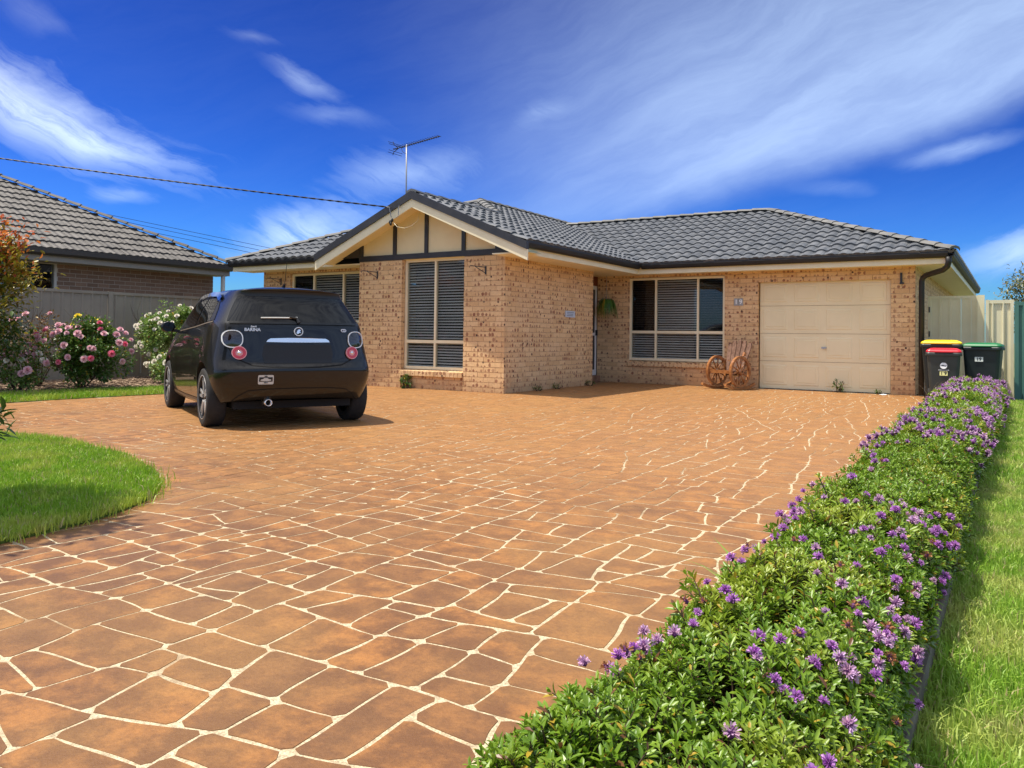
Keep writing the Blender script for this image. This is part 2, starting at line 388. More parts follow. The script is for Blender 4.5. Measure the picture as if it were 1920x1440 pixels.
# ---------------------------------------------------------------- grass blades
def grass_mat(name, c1, c2, c3):
    m, t, b, out = newmat(name); r = rand_node(t); p = pos_node(t)
    c = t.mix(r, c1, c2); c = t.mix(t.smooth(t.noise(p, 2.2, 4), .42, .66, 0, .9), c, c3); c = t.mix(t.math('MULTIPLY', t.smooth(t.noise(p, 7, 3), .58, .7), .55), c, (c3[0] * 1.1, c3[1] * .85, c3[2] * 1.6)); c = t.mix(t.math('GREATER_THAN', r, .93), c, (.50, .42, .20))
    t.put(b.inputs['Base Color'], c); b.inputs['Roughness'].default_value = .5
    tr = t.new('ShaderNodeBsdfTranslucent'); t.put(tr.inputs[0], c); mx = t.new('ShaderNodeMixShader'); mx.inputs[0].default_value = .35
    t.l.new(b.outputs[0], mx.inputs[1]); t.l.new(tr.outputs[0], mx.inputs[2]); t.l.new(mx.outputs[0], out.inputs[0]); return m
M_GRASS = grass_mat('grass_blade', (.17, .34, .014), (.32, .50, .035), (.44, .52, .07))
M_GRASS2 = grass_mat('grass_blade_dry', (.20, .40, .03), (.38, .55, .07), (.52, .57, .15))
def blades(name, X, Y, z0, h, wd, mat, label, lean=.45):
    n = len(X); th = rng.uniform(0, 2 * np.pi, n); H = h * rng.uniform(.45, 1.25, n); W = wd * rng.uniform(.7, 1.3, n)
    la = rng.uniform(0, 2 * np.pi, n); lm = H * np.abs(rng.normal(0, lean, n)).clip(0, 1.3)
    ct, st = np.cos(th) * W / 2, np.sin(th) * W / 2; lx, ly = np.cos(la) * lm, np.sin(la) * lm
    z = np.full(n, z0); V = np.empty((n, 5, 3), np.float32)
    V[:, 0] = np.stack([X - ct, Y - st, z], 1); V[:, 1] = np.stack([X + ct, Y + st, z], 1)
    V[:, 2] = np.stack([X + ct * .8 + lx * .35, Y + st * .8 + ly * .35, z + H * .58], 1)
    V[:, 3] = np.stack([X - ct * .8 + lx * .35, Y - st * .8 + ly * .35, z + H * .58], 1)
    V[:, 4] = np.stack([X + lx, Y + ly, z + H * np.clip(1.05 - lm / (H + 1e-6) * .35, .4, 1)], 1)
    b = (np.arange(n) * 5)[:, None]; L = np.concatenate([b + [0, 1, 2, 3], b + [3, 2, 4]], 1).ravel()
    o = link(name, npmesh(name, V.reshape(-1, 3), L, np.tile([4, 3], n), [mat], smooth=True)); return tag(o, label, 'grass', kind='stuff')
def scatter(poly, n):
    xs = [p[0] for p in poly]; ys = [p[1] for p in poly]; X = rng.uniform(min(xs), max(xs), n); Y = rng.uniform(min(ys), max(ys), n)
    k = np.zeros(n, bool); j = len(poly) - 1
    for i in range(len(poly)):
        (xi, yi), (xj, yj) = poly[i], poly[j]
        if yi != yj: k ^= ((yi > Y) != (yj > Y)) & (X < (xj - xi) * (Y - yi) / (yj - yi) + xi)
        j = i
    return X[k], Y[k]
isl = [(-12, -5)] and [(x * 1.0, y) for x, y in ISLAND]
vis = [(-9.6, 3.32), (-8.3, 3.42), (-7.665, 3.50), (-7.155, 3.56), (-6.417, 3.55), (-5.572, 3.39), (-4.906, 3.16), (-4.40, 2.92), (-4.13, 2.70), (-3.97, 2.46), (-3.86, 2.22), (-3.80, 1.97), (-3.76, 1.72), (-3.74, 1.1), (-6.0, 1.4)]
X, Y = scatter(vis, 150000); lump = np.array([noise.noise(Vector((x * 1.4, y * 1.4, 0))) for x, y in zip(X[::1], Y[::1])])
blades('lawn_grass', X, Y, .02, .044 * (1 + .5 * lump), .0055, M_GRASS, 'bright green lawn with a rounded edge at the left of the paving')
edge = []
for i in range(2, 13):
    a, b2 = Vector(vis[i]) if i < len(vis) else None, Vector(vis[i + 1])
    for k in range(int((b2 - a).length * 170)): q = a.lerp(b2, random.random()); edge.append((q.x + random.gauss(-.01, .04), q.y + random.gauss(-.01, .04)))
E_ = np.array(edge); blades('lawn_edge_grass', E_[:, 0], E_[:, 1], .01, .062, .005, M_GRASS, 'longer untrimmed grass along the rounded lawn edge')
X, Y = scatter([(-.215, .9), (.55, .9), (.7, 6), (-.215, 6)], 90000); k = in_v = (np.abs(X) < 9)
blades('side_lawn_grass', X, Y, .006, .052, .0045, M_GRASS2, 'sunlit grass between the hedge and the right edge of the yard', .6)
X, Y = scatter([(-.215, 6), (.9, 6), (1.6, 14.9), (-.215, 14.9)], 60000)
blades('side_lawn_far_grass', X, Y, .006, .055, .008, M_GRASS2, 'sunlit grass at the far end beside the hedge near the green fence', .6)
X, Y = scatter([(-12.4, 2.5), (-11.1, 2.5), (-11.1, 6.2), (-10.93, 8), (-10.8, 11.2), (-11.6, 11.2), (-12.0, 8), (-12.4, 6)], 42000)
blades('strip_grass', X, Y, .01, .075, .009, M_GRASS, 'narrow strip of green grass between the paving and the rose bed')
# ================================================================ main brick house
YG, YW, XW, GR = 15.43, 10.91, -7.15, -1.47       # garage wall, wing front wall, wing side wall, right corner
YM, XL, XP = 11.45, -13.8, -10.445                  # left front wall, left corner, left pillar edge
ZS = 2.285                                          # soffit
def brick_mat(name, c1, c2, c3, spot, spot_amt, cell=(.08, .086)):
    m, t, b, out = newmat(name); p = pos_node(t); r = rand_node(t)
    x, y, z = t.sep(p); u = t.math('ADD', x, y)
    uv = t.comb(t.math('DIVIDE', u, cell[0]), t.math('DIVIDE', z, cell[1]), 0)
    c = t.mix(r, c1, c2); c = t.mix(t.smooth(t.noise(p, 3.0, 3), .45, .7, 0, .6), c, c3)
    c = t.mix(t.smooth(t.noise(p, 40, 5, .7), .35, .7, .25, 0), c, (c1[0] * .6, c1[1] * .5, c1[2] * .45))
    if spot_amt:
        v = t.new('ShaderNodeTexVoronoi', voronoi_dimensions='2D'); t.put(v.inputs['Vector'], uv); v.inputs['Scale'].default_value = 1; v.inputs['Randomness'].default_value = .45
        rr, gg, bb = t.sep(v.outputs['Color'])
        clus = t.math('FRACT', t.math('MULTIPLY', r, 5.7))
        nl = t.smooth(t.noise(p, 2.3, 3, .6), .32, .68)
        on = t.math('GREATER_THAN', t.math('ADD', t.math('ADD', t.math('MULTIPLY', rr, .42), t.math('MULTIPLY', clus, .33)), t.math('MULTIPLY', nl, .25)), 1 - spot_amt)
        rad = t.math('ADD', t.math('MULTIPLY', gg, .26), .13)
        dsp = t.math('ADD', v.outputs['Distance'], t.math('MULTIPLY', t.math('SUBTRACT', t.noise(p, 60, 3), .5), .35))
        sm = t.math('MULTIPLY', t.smooth(t.math('SUBTRACT', dsp, rad), .06, -.08), on)
        c = t.mix(t.math('MULTIPLY', sm, t.math('ADD', t.math('MULTIPLY', bb, .5), .45)), c, spot)
        v2 = t.new('ShaderNodeTexVoronoi', voronoi_dimensions='2D'); t.put(v2.inputs['Vector'], uv); v2.inputs['Scale'].default_value = .55; v2.inputs['Randomness'].default_value = 1
        r3, g3, b3 = t.sep(v2.outputs['Color'])
        dk = t.math('MULTIPLY', t.smooth(v2.outputs['Distance'], .15, .09), t.math('GREATER_THAN', r3, .86))
        c = t.mix(dk, c, (.055, .028, .02))
    c = t.mix(t.math('MULTIPLY', t.smooth(t.math('ADD', z, t.math('MULTIPLY', t.noise(p, 5, 4), .35)), .48, .16), .5), c, (.30, .17, .09))      # splash dirt along the foot
    t.put(b.inputs['Base Color'], c); b.inputs['Roughness'].default_value = .8
    bn = t.new('ShaderNodeBump'); bn.inputs['Strength'].default_value = .5; bn.inputs['Distance'].default_value = .005
    t.put(bn.inputs['Height'], t.noise(p, 70, 5, .7)); t.put(b.inputs['Normal'], bn.outputs[0]); return m
M_BRICK = brick_mat('peach_brick', (.68, .44, .22), (.83, .58, .31), (.78, .55, .32), (.25, .09, .05), .585)
M_MORT = pmat('brick_mortar', (.58, .38, .22), (.40, .25, .14), 9, rough=.9)
M_CREAM = pmat('cream_paint', (.82, .70, .43), (.78, .66, .40), 3, rough=.55)
M_CREAM2 = pmat('cream_trim', (.86, .77, .54), (.82, .73, .50), 4, rough=.5)
M_DARK = pmat('charcoal_trim', (.018, .020, .026), (.03, .03, .035), 4, rough=.45)
M_TILE = pmat('grey_tile', (.082, .090, .102), (.135, .141, .150), 5.0, rough=.55, rnd=.17, bump=.25, bscale=120)
M_CAP = pmat('ridge_cap', (.125, .125, .122), (.18, .175, .165), 3, rough=.7, rnd=.12, bump=.3, bscale=60)
M_UNDER = pmat('roof_underlay', (.05, .05, .055), rough=.9)
M_VOID = pmat('dark_room', (.008, .008, .009), rough=.9)
M_SLAT = pmat('blind_slat', (.84, .80, .74), (.74, .70, .64), 2, rough=.6, rnd=.1)
M_DOOR = pmat('garage_door_paint', (.87, .77, .50), (.82, .72, .46), 1.5, rough=.5)
M_METAL = pmat('bare_metal', (.45, .45, .46), rough=.35, metal=1)
M_GLASS = newmat('window_glass')[0]
def glass_nodes():
    t = NT(M_GLASS.node_tree); t.n.clear(); out = t.new('ShaderNodeOutputMaterial')
    tr = t.new('ShaderNodeBsdfTransparent'); tr.inputs[0].default_value = (.80, .82, .82, 1)
    gl = t.new('ShaderNodeBsdfGlossy'); gl.inputs['Roughness'].default_value = .02
    lw = t.new('ShaderNodeLayerWeight'); lw.inputs[0].default_value = .5; fr = t.math('ADD', t.math('MULTIPLY', t.math('POWER', lw.outputs['Facing'], 5.0), .94), .035)
    mx = t.new('ShaderNodeMixShader'); t.l.new(fr, mx.inputs[0]); t.l.new(tr.outputs[0], mx.inputs[1]); t.l.new(gl.outputs[0], mx.inputs[2]); t.l.new(mx.outputs[0], out.inputs[0])
glass_nodes()
M_SCREEN = newmat('fly_screen')[0]
def screen_nodes():
    t = NT(M_SCREEN.node_tree); t.n.clear(); out = t.new('ShaderNodeOutputMaterial')
    tr = t.new('ShaderNodeBsdfTransparent'); df = t.new('ShaderNodeBsdfDiffuse'); df.inputs[0].default_value = (.02, .02, .022, 1)
    mx = t.new('ShaderNodeMixShader'); mx.inputs[0].default_value = .55; t.l.new(tr.outputs[0], mx.inputs[1]); t.l.new(df.outputs[0], mx.inputs[2]); t.l.new(mx.outputs[0], out.inputs[0])
screen_nodes()

house = empty('brick_house', (-7.15, 10.91, 0), 0, 'single storey peach speckled brick house with grey tiled roof and cream garage door', 'house')
HL = Vector((-7.15, 10.91, 0))

# ---- bricks: courses of 86 mm, 240 mm module, real boxes 4 mm proud of the mortar
BRICKS = []       # (centre, size, wall object)
def course_cut(u0, u1, z0, z1, holes):
    segs = [(u0, u1)]
    for h in holes:
        zc = (z0 + z1) / 2
        if h[2] < zc < h[3]:
            out = []
            for a, b2 in segs:
                if h[1] <= a or h[0] >= b2: out.append((a, b2)); continue
                if h[0] > a: out.append((a, h[0]))
                if h[1] < b2: out.append((h[1], b2))
            segs = out
    return segs
def brick_wall(store, wall, axis, plane, u0, u1, z0, z1, holes=(), inward=1, depth=.09, L=.24, Hc=.086):
    """axis 'x': wall runs along x at y=plane, faces -y (inward=+1); axis 'y': runs along y at x=plane, faces +x (inward=-1)"""
    k = 0; z = z0
    while z < z1 - .02:
        zt = min(z + Hc, z1)
        for a, b2 in course_cut(u0, u1, z, zt, holes):
            n0 = math.floor((a - u0) / L - 1) ; off = (k % 2) * L / 2
            x = u0 + n0 * L + off - L
            while x < b2:
                s0, s1 = max(x, a), min(x + L, b2)
                if s1 - s0 > .035:
                    ga, gb = s0 + (.004 if s0 > a + .001 else 0), s1 - (.006 if s1 < b2 - .001 else 0)
                    q0, q1 = plane, plane + inward * depth
                    lo, hi = min(q0, q1), max(q0, q1)
                    jt = random.uniform(0, .0015) * inward
                    bx_ = (ga, gb, lo + (jt if inward > 0 else 0), hi + (jt if inward < 0 else 0)) if axis == 'x' else (lo + (jt if inward > 0 else 0), hi + (jt if inward < 0 else 0), ga, gb)
                    store.append((bx_, z + .005, zt - .005, wall))
                x += L
        z += Hc; k += 1
def wallbody(name, boxes, mat=None, parent=house):
    mb = MB()
    for b2 in boxes: mb.box(*b2)
    return mb.build(name, mat or M_MORT, parent)
i_ = .005
WIN_W = (-9.396, -7.995, .35, 2.33); WIN_G = (-6.93, -4.866, .487, 2.225); DOOR_G = (-4.21, -1.86, -.1, 2.10); WIN_L = (-12.95, -10.9, 1.19, 2.225)
# wing: front and side
wf = wallbody('wing_front_wall', [(XP + i_, WIN_W[0] - i_, YW + i_, YW + .24, 0, 2.33), (WIN_W[1] + i_, XW - i_, YW + i_, YW + .24, 0, 2.33), (WIN_W[0] - i_, WIN_W[1] + i_, YW + .03 + i_, YW + .23, 0, .30)])
brick_wall(BRICKS, wf, 'x', YW, XP, XW, 0, 2.322, [(WIN_W[0], WIN_W[1], -.1, 2.4)])
brick_wall(BRICKS, wf, 'x', YW + .03, WIN_W[0] + .002, WIN_W[1] - .002, 0, .258)
ws = wallbody('wing_side_wall', [(XW - .24, XW - i_, YW + .25, 14.16 - i_, 0, 2.33)])
brick_wall(BRICKS, ws, 'y', XW, YW + .093, 14.16, 0, 2.322, inward=-1)
wfl = wallbody('pillar_side_wall', [(XP + i_, XP + .23, YW + .241, YM - .002, 0, 2.33)])
# left front
wl = wallbody('left_front_wall', [(XL + i_, WIN_L[0] - i_, YM + i_, YM + .24, 0, 2.33), (WIN_L[1] + i_, XP + .22, YM + i_, YM + .24, 0, 2.33), (WIN_L[0] - i_, WIN_L[1] + i_, YM + i_, YM + .24, 0, WIN_L[2] - .09), (WIN_L[0] - i_, WIN_L[1] + i_, YM + i_, YM + .24, WIN_L[3] + .005, 2.33)])
brick_wall(BRICKS, wl, 'x', YM, XL, XP + .0, 0, 2.322, [(WIN_L[0], WIN_L[1], 1.10, 2.235)])
# garage front and right side, entry return
wg = wallbody('garage_front_wall', [(-7.68, WIN_G[0] - i_, YG + i_, YG + .24, 0, 2.33), (WIN_G[1] + i_, DOOR_G[0] - i_, YG + i_, YG + .24, 0, 2.33), (DOOR_G[1] + i_, GR - i_, YG + i_, YG + .24, 0, 2.33),
                                    (WIN_G[0] - i_, WIN_G[1] + i_, YG + i_, YG + .24, 0, WIN_G[2] - .09), (WIN_G[0] - i_, WIN_G[1] + i_, YG + i_, YG + .24, WIN_G[3] + .005, 2.33), (DOOR_G[0] - i_, DOOR_G[1] + i_, YG + i_, YG + .24, 2.105, 2.33)])
brick_wall(BRICKS, wg, 'x', YG, -7.68, GR, 0, 2.322, [(WIN_G[0], WIN_G[1], WIN_G[2] - .10, 2.235), DOOR_G])
wr = wallbody('garage_side_wall', [(GR - .23, GR - i_, YG + .25, 26.2, 0, 2.33)])
RB = []; brick_wall(RB, wr, 'y', GR, YG + .093, 26.2, 0, 2.322, inward=-1)
mb = MB()
for (x0, x1, y0, y1), z0, z1, _ in RB: mb.box(x0, x1, y0, y1, z0, z1)
mb.build('far_bricks', M_BRICK, wr, kind='stuff')
wallbody('rear_walls', [(XL + .03, GR - .26, 26.0, 26.2, 0, 2.33), (XL + .01, XL + .2, YM + .26, 25.9, 0, 2.33), (-8.4, -7.74, 14.17, YG + .2, 0, 2.3), (-7.73, -7.42, 13.9, 14.155, 0, 2.33)])
def cam_size(p): return (Vector(p) - CAM).length
seen = [b for b in BRICKS if not (b[3] is wl)]
seen.sort(key=lambda b: cam_size(((b[0][0] + b[0][1]) / 2, (b[0][2] + b[0][3]) / 2, b[1])))
big = set(id(b) for b in seen[:300]); cache = {}; rest_ = {}
for b in BRICKS:
    (x0, x1, y0, y1), z0, z1, wall = b
    if id(b) in big:
        k = (round(x1 - x0, 3), round(y1 - y0, 3), round(z1 - z0, 3))
        if k not in cache:
            m_ = MB().box(0, x1 - x0, 0, y1 - y0, 0, z1 - z0); cache[k] = meshdata('brick', m_.V, m_.F, [M_BRICK])
        link('brick', cache[k], wall, Vector((x0, y0, z0)) - HL)
    else: rest_.setdefault(wall.name, (wall, MB()))[1].box(x0, x1, y0, y1, z0, z1)
for wall, m_ in rest_.values(): m_.build('further_bricks', M_BRICK, wall, kind='stuff')
# brick-on-edge sills
def sill(x0, x1, y, z, parent):
    n = int((x1 - x0) / .086); w_ = (x1 - x0) / n
    for i in range(n):
        a = x0 + i * w_; mb = MB(); mb.prism([(y - .055, z - .115), (y - .055, z - .03), (y + .10, z), (y + .10, z - .115)], a + .004, a + w_ - .004, 'x'); mb.build('sill_brick', M_BRICK, parent)
sill(WIN_W[0] + .002, WIN_W[1] - .002, YW + .03, WIN_W[2] - .002, wf); sill(WIN_G[0], WIN_G[1], YG, WIN_G[2] - .002, wg); sill(WIN_L[0], WIN_L[1], YM, WIN_L[2] - .002, wl)

# ---- windows
def window(x0, x1, z0, z1, y, mull, trans, label=None, screens=(), slat=.050, name='window'):
    f = MB(); w_ = .045; yf = y + .05
    f.box(x0, x0 + w_, yf, yf + .07, z0, z1); f.box(x1 - w_, x1, yf, yf + .07, z0, z1)
    f.box(x0 + w_, x1 - w_, yf, yf + .07, z1 - w_, z1); f.box(x0 + w_, x1 - w_, yf - .004, yf + .07, z0, z0 + w_ * 1.1)
    xs = [x0 + w_] + [v for m_ in mull for v in (m_ - .02, m_ + .02)] + [x1 - w_]
    for m_ in mull: f.box(m_ - .02, m_ + .02, yf + .003, yf + .067, z0 + w_ * 1.1, z1 - w_)
    if trans:
        for i in range(0, len(xs), 2): f.box(xs[i], xs[i + 1], yf + .001, yf + .069, trans - .028, trans + .028)
    win = f.build(name, M_CREAM2, house)
    if label: win['label'] = label
    zs = [(z0 + w_ * 1.1, trans - .028), (trans + .028, z1 - w_)] if trans else [(z0 + w_ * 1.1, z1 - w_)]
    for r_, (za, zb) in enumerate(zs):
        for i in range(0, len(xs), 2):
            MB().box(xs[i], xs[i + 1], yf + .03, yf + .036, za, zb).build('pane', M_GLASS, win)
            if (r_, i // 2) in screens: MB().box(xs[i] + .004, xs[i + 1] - .004, yf + .05, yf + .052, za, zb).build('fly_screen', M_SCREEN, win)
    # blind: tilted slats
    b_ = MB(); z = z0 + .06; yb = yf + .075
    while z < z1 - .05:
        for a, c in ((x0 + .03, x1 - .03),):
            b_.add([(a, yb - .012, z - .014), (c, yb - .012, z - .014), (c, yb + .012, z + .014), (a, yb + .012, z + .014)], [(0, 1, 2, 3)])
        z += slat
    b_.build('blind', M_SLAT, win, kind='stuff')
    rm = MB().box(x0 + .001, x1 - .001, yf + .30, yf + .32, z0 - .02, z1 + .02); rm.build('room_behind', M_VOID, win)
    return win
window(*WIN_W[:2], WIN_W[2], WIN_W[3], YW + .05, [-8.70], .847, 'tall wing window with two panes over two and closed blinds')
window(*WIN_G[:2], WIN_G[2], WIN_G[3], YG - .02, [-6.34, -5.43], 1.085, 'wide six pane window between the entry and the garage', {(1, 0), (1, 2)})
window(*WIN_L[:2], WIN_L[2], WIN_L[3], YM, [-12.30, -11.455], None, 'three pane window behind the parked car', {(0, 0)})
# wing window head trim
MB().box(WIN_W[0], WIN_W[1], YW + .06, YW + .2, 2.33, 2.345).build('window_head', M_CREAM2, house)

# ---- garage door: four pressed sections
gd = empty('garage_door', Vector((-3.0, YG + .1, 0)) - HL); gd.parent = house
zs = [0.012, .545, 1.078, 1.610, 2.098]
for i in range(4):
    mb = MB(); z0, z1 = zs[i] + .003, zs[i + 1] - .003; x0, x1 = DOOR_G[0] + .015, DOOR_G[1] - .015; yf = YG + .105
    mb.box(x0, x1, yf, yf + .04, z0, z1); n = 4; pw = (x1 - x0) / n
    for k in range(n):
        a, b2 = x0 + k * pw + .06, x0 + (k + 1) * pw - .06; za, zb = z0 + .07, z1 - .07
        for g, d0 in ((0, .007), (.045, .012)):
            A, B2, ZA, ZB = a + g, b2 - g, za + g, zb - g; e = .016
            mb.add([(A, yf, ZA), (B2, yf, ZA), (B2, yf, ZB), (A, yf, ZB), (A + e, yf - d0, ZA + e), (B2 - e, yf - d0, ZA + e), (B2 - e, yf - d0, ZB - e), (A + e, yf - d0, ZB - e)],
                   [(4, 5, 6, 7), (0, 1, 5, 4), (1, 2, 6, 5), (2, 3, 7, 6), (3, 0, 4, 7)])
    mb.build('door_section', M_DOOR, gd)
MB().box(-3.05, -2.96, YG + .075, YG + .085, .80, .83).box(-3.02, -3.0, YG + .07, YG + .105, .79, .81).build('handle', M_METAL, gd)
MB().box(DOOR_G[0], DOOR_G[1], YG + .09, YG + .15, 0, .012).build('door_seal', M_DARK, gd)
# ---- entry: screen door facing +x, set in behind the wing
ed = empty('entry_door', Vector((-7.7, 14.9, 0)) - HL); ed.parent = house
M_WHITE = pmat('white_frame', (.72, .72, .70), rough=.45)
mb = MB(); x = -7.695
for a, b2, z0, z1 in ((14.40, 14.47, 0.14, 2.08), (15.35, 15.42, .14, 2.08), (14.47, 15.35, 2.0, 2.08), (14.47, 15.35, .14, .26), (14.47, 15.35, 1.0, 1.06)): mb.box(x - .03, x, a, b2, z0, z1)
mb.build('door_frame', M_WHITE, ed); MB().box(x - .02, x - .012, 14.47, 15.35, .2, 2.0).build('security_mesh', M_DARK, ed)
MB().box(x, x + .04, 15.36, 15.40, 1.0, 1.12).build('handle', M_DARK, ed)
MB().box(-7.73, -7.60, 14.165, YG - .005, -.01, .13).build('door_step', pmat('step_brick', (.30, .17, .10), (.2, .11, .07), 8, rough=.9), house)
MB().box(-7.73, -7.68, 14.165, YG - .005, 2.081, 2.28).build('door_head', pmat('red_brown_timber', (.14, .035, .02), rough=.6), house)

# ---- gable
def zr(x): return 3.435 - .424 * abs(x + 8.81)         # roof line at the barge
gp = [(XP, 2.335), (XW + .0, 2.335), (XW, zr(XW) - .10), (-8.81, zr(-8.81) - .10), (XP, zr(XP) - .10)]
MB().prism(gp, YW + .02, YW + .2, 'y').build('gable_panel', M_CREAM, house)
mb = MB()
for x in (-10.40, -9.578, -8.838, -8.015, -7.31):
    mb.prism([(x - .037, 2.43), (x + .037, 2.43), (x + .037, zr(x + .037) - .115), (x - .037, zr(x - .037) - .115)], YW - .012, YW + .019, 'y').build('gable_stud', M_DARK, house); mb = MB()
MB().prism([(XP - .01, 2.332), (-6.97, 2.332), (-6.97, 2.43), (XP - .01, 2.43)], YW - .014, YW + .02, 'y').build('gable_beam', M_DARK, house)
MB().prism([(-7.272, 2.4315), (-6.97, 2.4315), (-7.272, 2.60)], YW - .01, YW + .018, 'y').build('gable_corner', M_DARK, house)
MB().prism([(-10.98, 2.41), (-10.45, 2.41), (-10.45, 2.62)], YW - .01, YW + .018, 'y').build('gable_corner', M_DARK, house)
# barge boards and capping
for sgn, xe in ((1, -6.44), (-1, -11.16)):
    top = lambda x: 3.452 - .424 * abs(x + 8.81)
    MB().prism([(-8.81, top(-8.81) - .125), (xe, top(xe) - .115), (xe, top(xe) - .29), (-8.81, top(-8.81) - .275)][::sgn], 10.455, 10.485, 'y').build('barge_board', M_CREAM2, house)
    MB().prism([(-8.81, top(-8.81) + .01), (xe, top(xe) + .01), (xe, top(xe) - .118), (-8.81, top(-8.81) - .128)][::sgn], 10.425, 10.50, 'y').build('barge_capping', M_DARK, house)
    # raked soffit
    MB().add([(-8.81, 10.486, top(-8.81) - .16), (xe, 10.486, top(xe) - .16), (xe, YW + .03, top(xe) - .16), (-8.81, YW + .03, top(-8.81) - .16)], [(0, 1, 2, 3)]).build('raked_soffit', M_CREAM, house)
# soffits
for b_ in ((XW + .001, -6.56, 10.52, YG - .001, ZS, ZS + .02), (-6.56, -.96, 15.03, YG - .001, ZS, ZS + .02), (GR + .001, -.96, YG - .001, 26.3, ZS, ZS + .02), (-14.15, -10.45, 10.92, YM - .001, ZS, ZS + .02), (-7.72, XW + .0, 14.16, YG - .001, ZS, ZS + .02)): MB().box(*b_).build('soffit', M_CREAM2, house)
# fascia
FA = [((-6.56, 10.50), (-6.56, 15.03)), ((-6.56, 15.03), (-.95, 15.03)), ((-.95, 15.03), (-.95, 26.4)), ((-14.15, 10.92), (-11.1, 10.92))]
for (xa, ya), (xb, yb) in FA:
    m_ = MB()
    if xa == xb: m_.box(xa - .012, xa + .012, ya, yb + .01, ZS - .012, 2.42)
    else: m_.box(xa + .012, xb, ya - .012, ya + .012, ZS - .012, 2.42)
    m_.build('fascia', M_CREAM2, house)
# gutters: quad profile swept
def gutter(a, b2, out_):
    a, b2, o_ = Vector(a), Vector(b2), Vector(out_); prof = [(0, .0), (.05, -.005), (.085, .02), (.098, .07), (.094, .118), (.106, .124), (.104, .132), (.084, .130), (.086, .07), (.07, .03), (.0, .01)]
    V = [p + o_ * u + Vector((0, 0, h)) for p in (a, b2) for u, h in prof]; n = len(prof)
    m_ = MB(); m_.add(V, [(i, i + 1, n + i + 1, n + i) for i in range(n - 1)] + [tuple(range(n)), tuple(range(n, 2 * n))]); return m_.build('gutter', M_GUTTER, house)
M_GUTTER = pmat('dark_gutter', (.010, .009, .009), (.016, .015, .015), 3, rough=.55)
gutter((-6.547, 10.505, 2.372), (-6.547, 14.94, 2.372), (1, 0, 0)); gutter((-6.45, 15.017, 2.372), (-.94, 15.017, 2.372), (0, -1, 0)); gutter((-.937, 14.93, 2.372), (-.937, 26.4, 2.372), (1, 0, 0)); gutter((-14.2, 10.907, 2.372), (-11.18, 10.907, 2.372), (0, -1, 0))
# downpipe at the garage corner
MB().tube([(-.93, 14.965, 2.38), (-.93, 14.97, 2.29), (-.95, 15.0, 2.22), (-1.02, 15.08, 2.17), (-1.28, 15.30, 2.11), (-1.345, 15.355, 2.07), (-1.365, 15.365, 2.0), (-1.365, 15.365, .02)], .047, 10).build('downpipe', M_GUTTER, house, smooth=True)
# ---- roof
PT = .405
roof = MB()
E0, EZ = 14.93, 2.455
apex = Vector((-4.83, 18.6, 3.95))
def zR(x): return EZ + PT * (-6.46 - x)                 # right slope of the wing
def zG(y): return EZ + (apex.z - EZ) / (apex.y - E0) * (y - E0)
pg = (apex.z - EZ) / (apex.y - E0)
gl_x = -6.46 - (apex.z - EZ) / PT                        # garage ridge meets the wing slope
MA = Vector((-10.35, 14.72, zR(-10.35)))                 # main apex
wr_y = 10.80 + (3.47 - EZ) / PT; WRX, WRZ = -8.81, zR(-8.81); wr_y = 10.80 + (WRZ - EZ) / PT
def slab(pts, name):
    V = [Vector(p) - Vector((0, 0, .03)) for p in pts]; m_ = MB(); m_.add(V, [tuple(range(len(V)))]); return m_
V0 = (-6.46, E0, EZ)
under = MB()
def U(pts): under.add([Vector(p) - Vector((0, 0, .035)) for p in pts], [tuple(range(len(pts)))])
VG = (gl_x, apex.y, apex.z)
POLY = {}
POLY['garage'] = [V0, (-.84, E0, EZ), tuple(apex), VG]
POLY['wing_r1'] = [(-6.46, 10.44, EZ), (-6.46, E0, EZ), (WRX, wr_y, WRZ), (WRX, 10.44, WRZ)]
POLY['wing_r2'] = [(-6.46, E0, EZ), VG, tuple(MA), (WRX, wr_y, WRZ)]
POLY['wing_r3'] = [VG, (-10.35, 24, MA.z), tuple(MA)]
POLY['wing_l'] = [(WRX, 10.44, WRZ), (WRX, wr_y, WRZ), (-11.16, 10.80, zR(-6.46)), (-11.16, 10.44, EZ)]
POLY['front'] = [(-14.25, 10.80, EZ), (-11.16, 10.80, EZ), (WRX, wr_y, WRZ), tuple(MA)]
POLY['garage_r'] = [(-.84, E0, EZ), (-.84, 26.4, EZ), (-4.83, 22.4, apex.z), tuple(apex)]
POLY['garage_b'] = [tuple(apex), (-4.83, 22.4, apex.z), (-10.35, 24, MA.z), VG]
POLY['left'] = [(-14.25, 10.80, EZ), tuple(MA), (-10.35, 24, MA.z), (-14.25, 26.4, EZ)]
POLY['back'] = [(-14.25, 26.4, EZ), (-10.35, 24, MA.z), (-4.83, 22.4, apex.z), (-.84, 26.4, EZ)]
for k, v in POLY.items(): U(v)
roof_o = under.build('roof', M_UNDER, house)
def clip2(P, poly):
    """clip list of (s,t,h) by convex polygon of (s,t), ccw"""
    for i in range(len(poly)):
        a, b2 = poly[i - 1], poly[i]; ex, ey = b2[0] - a[0], b2[1] - a[1]; out = []
        f = lambda p: ex * (p[1] - a[1]) - ey * (p[0] - a[0])
        for j in range(len(P)):
            p, q = P[j - 1], P[j]; fp, fq = f(p), f(q)
            if (fp < 0) != (fq < 0):
                k = fp / (fp - fq); out.append(tuple(p[n] + (q[n] - p[n]) * k for n in range(3)))
            if fq >= 0: out.append(q)
        P = out
        if len(P) < 3: return []
    return P
